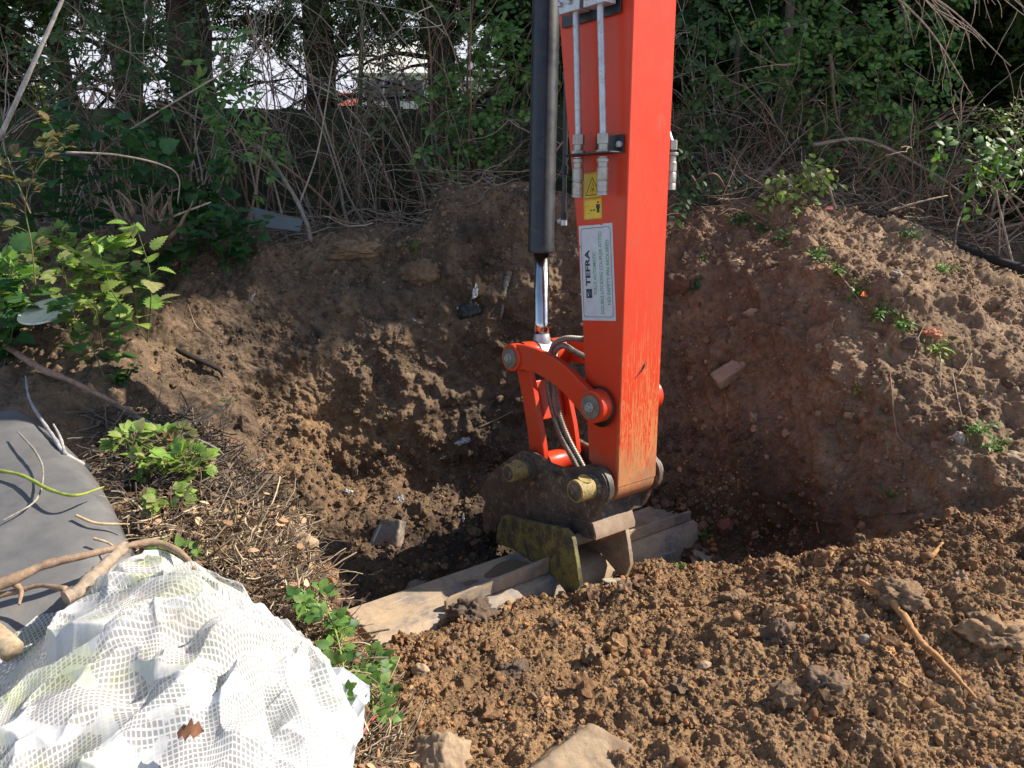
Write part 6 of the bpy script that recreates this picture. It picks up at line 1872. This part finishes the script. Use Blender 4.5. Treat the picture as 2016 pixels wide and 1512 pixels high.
# separate visible dead leaves
def dead_leaf(px, py, s, label, off=.02, z=None, c=(.30, .12, .06), kd='bramble'):
    h, n = (hit(px, py) if z is None else (Z(px, py, z), np.array([0, 0, 1.0])))
    mb = MB(); T, F = LT[kd]
    T = T + np.array([0, 0, 1]) * (.16 * fbm(T * 4 + px, 2))[:, None]
    scatter(mb, T, F, np.array([h + n * off]), unit(np.array([[PR.gauss(0, 1), PR.gauss(0, 1), .3]])), np.array([unit(np.array([0, -.6, 1]) + rv(.3))]), np.array([s]), np.array([c]))
    return tag(mb.build('dead_leaf', DRYLEAF, loc=h), label, 'leaf')
dl = dead_leaf(405, 1455, .05, 'crumpled rust-brown dead leaf on the bottom of the netting', z=.47, kd='haw', c=(.20, .09, .05))
dead_leaf(545, 1225, .07, 'brown dead leaf at the right edge of the netting', .03, c=(.22, .11, .07))
dead_leaf(660, 1180, .05, 'upright orange dead leaf on the edge of the bank', .02, c=(.45, .22, .12))
dead_leaf(505, 940, .05, 'brown dead leaf hooked over the pit edge', .05, c=(.34, .2, .12))
dead_leaf(455, 880, .05, 'rust dead leaf among the grey twigs at the bank edge', .04, c=(.30, .14, .09))
dead_leaf(350, 527, .06, 'orange dead leaf at the top of the left pit wall', .02, c=(.55, .25, .12))
dead_leaf(1640, 420, .05, 'single pink-red leaf on the crest of the mound', .03, c=(.55, .13, .12))
dead_leaf(1710, 578, .04, 'bright orange leaf on the ridge of the mound', .02, c=(.85, .16, .04))
# small dry mosses / tufts, rotten stump, slab, lid
def stump():
    e = empty('rotten_stump', tuple(Wp(300, 460, 4.0)), 'rotten stump of splintered wood among the nettles', 'stump')
    loc = np.array(e.location)
    mb = MB()
    for k in range(46):
        a = PR.uniform(-1, 1)
        b0 = Wp(300 + a * 38, 455 + PR.uniform(-10, 20), 4.0 + PR.uniform(-.08, .08))
        t = wander(b0, (a * .5 + PR.gauss(0, .3), PR.gauss(0, .3), 1), PR.uniform(.10, .30), 7, .16)
        add_tube(mb, t, np.linspace(.012, .002, 8) * PR.uniform(.5, 1.3), 5, np.array((.24, .17, .11)) * PR.uniform(.5, 1.4), wob=.15)
    mb.build('splintered_wood', WOOD, e, loc=loc)
    mb = MB(); V, F = ICO3
    mb.add(V * np.array([.12, .09, .10]) * (1 + .5 * fbm(V * 2, 3))[:, None], F, (.10, .07, .05)); mb.build('stump_core', WOOD, e)
stump()
def slab_obj(name, px, py, Y, size, rot, mat, label, cat):
    bm = bmesh.new(); bmesh.ops.create_cube(bm, size=1); bmesh.ops.scale(bm, vec=size, verts=bm.verts)
    V = np.array([v.co[:] for v in bm.verts]); F = np.array([[v.index for v in f.verts] for f in bm.faces]); bm.free()
    V[(V[:, 0] > 0) & (V[:, 1] > 0), 1] *= .3
    o = MB().add(V, F).build(name, mat, smooth=False); bev(o, .006, 2, 30)
    o.location = Wp(px, py, Y); o.rotation_euler = rot
    return tag(o, label, cat)
slab_obj('slate_slab', 542, 432, 4.72, (.34, .13, .02), (R(52), R(6), R(-6)), flat_mat('grey_slate', (.17, .19, .20), .7, .15), 'grey wedge-shaped slab leaning on the crest under the bare shrubs', 'slab')
mb = MB(); lathe(mb, (0, 0, 0), (0, 0, .012), [(0, .10), (.5, .115), (1, .11), (.7, .098), (.6, .02)], 36)
o = mb.build('cream_lid', flat_mat('cream_plastic', (.75, .70, .52), .5, .25)); o.location = Wp(92, 615, 3.2) ; o.rotation_euler = (R(14), R(-4), 0)
tag(o, 'round cream plastic lid lying under the bramble leaves', 'lid')
mb = MB(); add_tube(mb, spline([Wp(60, 300, 3.9), Wp(130, 303, 3.9), Wp(175, 312, 3.9), Wp(200, 345, 4.0)], 20), .008, 8, (.015, .015, .018))
tag(mb.build('black_cable', BLACKP), 'short black cable running through the nettles at the left', 'cable')

# ------------------------------------------------------------------ weeds on the mound and in the soil
def weed(px, py, s, label, gk='bright', kind='oval', n=7, name='weed', trail=None):
    h, nn = hit(px, py)
    pl = Plant()
    for k in range(n):
        d = np.array([PR.gauss(0, .8), PR.gauss(0, .6), PR.uniform(.3, 1.0)]) if trail is None else np.array(trail) + rv(.35)
        t = wander(h + nn * .003, d, s * PR.uniform(.7, 1.6), 7, .18, droop=.25)
        pl.stem(t, .0014, .0008, (.14, .2, .06), 4)
        leafy(pl, t, kind, gk, s * .38, every=1, start=1)
    return pl.build(name, label, 'weed')
weed(1385, 1062, .045, 'small bright green weed in the soil by the far end of the bucket', n=6)
weed(1340, 1118, .025, 'tiny green seedling in the loose soil below the flat stone', n=4)
WD_ = [(1500, 455, 'upper left weed on the mound top'), (1545, 470, 'weed beside the cream stone near the mound top'), (1600, 505, 'trailing weed at the start of the green ridge'), (1640, 540, 'weed on the ridge left of the orange leaf'),
       (1680, 575, 'densest weed of the green ridge by the orange leaf'), (1725, 615, 'weed half way along the ridge'), (1770, 640, 'weed just above the brick fragment'), (1450, 440, 'weed near the crest right of the dipper')]
for px, py, lab in WD_:
    weed(px, py, .055, 'small ' + lab, gk='bright' if px > 1590 else 'nettle', n=8, trail=(.3, -.3, .3) if px > 1590 else None)
weed(1840, 690, .07, 'bright lime weed on the ridge below the brick fragment', 'lime', n=10)
weed(1690, 750, .04, 'thin lime weed in the middle of the mound face', 'lime', 'elder', n=4, trail=(.2, -.2, -.7))
weed(1930, 850, .06, 'grassy green tuft low on the right slope', 'bright', 'elder', n=9)
weed(1955, 885, .06, 'second grassy tuft at the foot of the right slope', 'bright', 'elder', n=8)
weed(1745, 975, .04, 'three-leaved seedling near the foot of the mound', 'bright', n=3)
weed(1790, 470, .07, 'bluish grass tuft right of the pale stone on the mound', 'nettle', 'elder', n=9)
weed(1860, 535, .06, 'grass tuft on the upper right slope', 'bright', 'elder', n=8)
weed(1370, 540, .09, 'trailing weed hanging down the mound beside the dipper', 'nettle', 'oval', n=5, trail=(0, -.2, -1))
weed(1385, 500, .05, 'weed hanging under the crest beside the dipper', 'bright', 'oval', n=5, trail=(0, -.2, -.8))
weed(820, 492, .05, 'drooping leaf tuft on the crest of the far wall', 'bright', 'elder', n=7)
weed(455, 500, .05, 'flat green seedling on the crest of the left wall', 'nettle', 'bramble', n=5)
weed(860, 370, .12, 'leafy climber hanging on a bare stem left of the earth knoll', 'bright', 'oval', n=7, trail=(0, -.1, 1.3))
weed(2005, 540, .06, 'grass tuft at the right edge of the view on the slope', 'bright', 'elder', n=8)
weed(445, 790, .04, 'thin ferny seedling on the left pit wall', 'nettle', 'elder', n=5)
weed(300, 840, .06, 'low green shoots under the grey branch', 'bright', 'oval', n=8)
weed(240, 750, .07, 'green shoots beside the reddish-brown branch', 'hedge', 'oval', n=10)
# small dry stems sticking up on the slope
for i, (a, b_, lab) in enumerate([((1640, 535), (1700, 600), 'pale dry stem lying along the green ridge'), ((1800, 700), (1815, 640), 'pale dry stalk standing beside the brick fragment'), ((1905, 700), (1885, 745), 'crossed pale stick on the right slope'),
                                  ((1870, 740), (1900, 870), 'long pale stalk running down the right slope'), ((1845, 760), (1850, 690), 'thin pale stalk above the cream stone')]):
    q = line3([a, ((a[0] + b_[0]) / 2, (a[1] + b_[1]) / 2), b_], .02)
    mb = MB(); add_tube(mb, spline(q, 16), np.linspace(.003, .0015, 16), 5, (.45, .34, .24), wob=.08)
    tag(mb.build('dry_stalk', WOOD, loc=q[0]), lab, 'stalk')
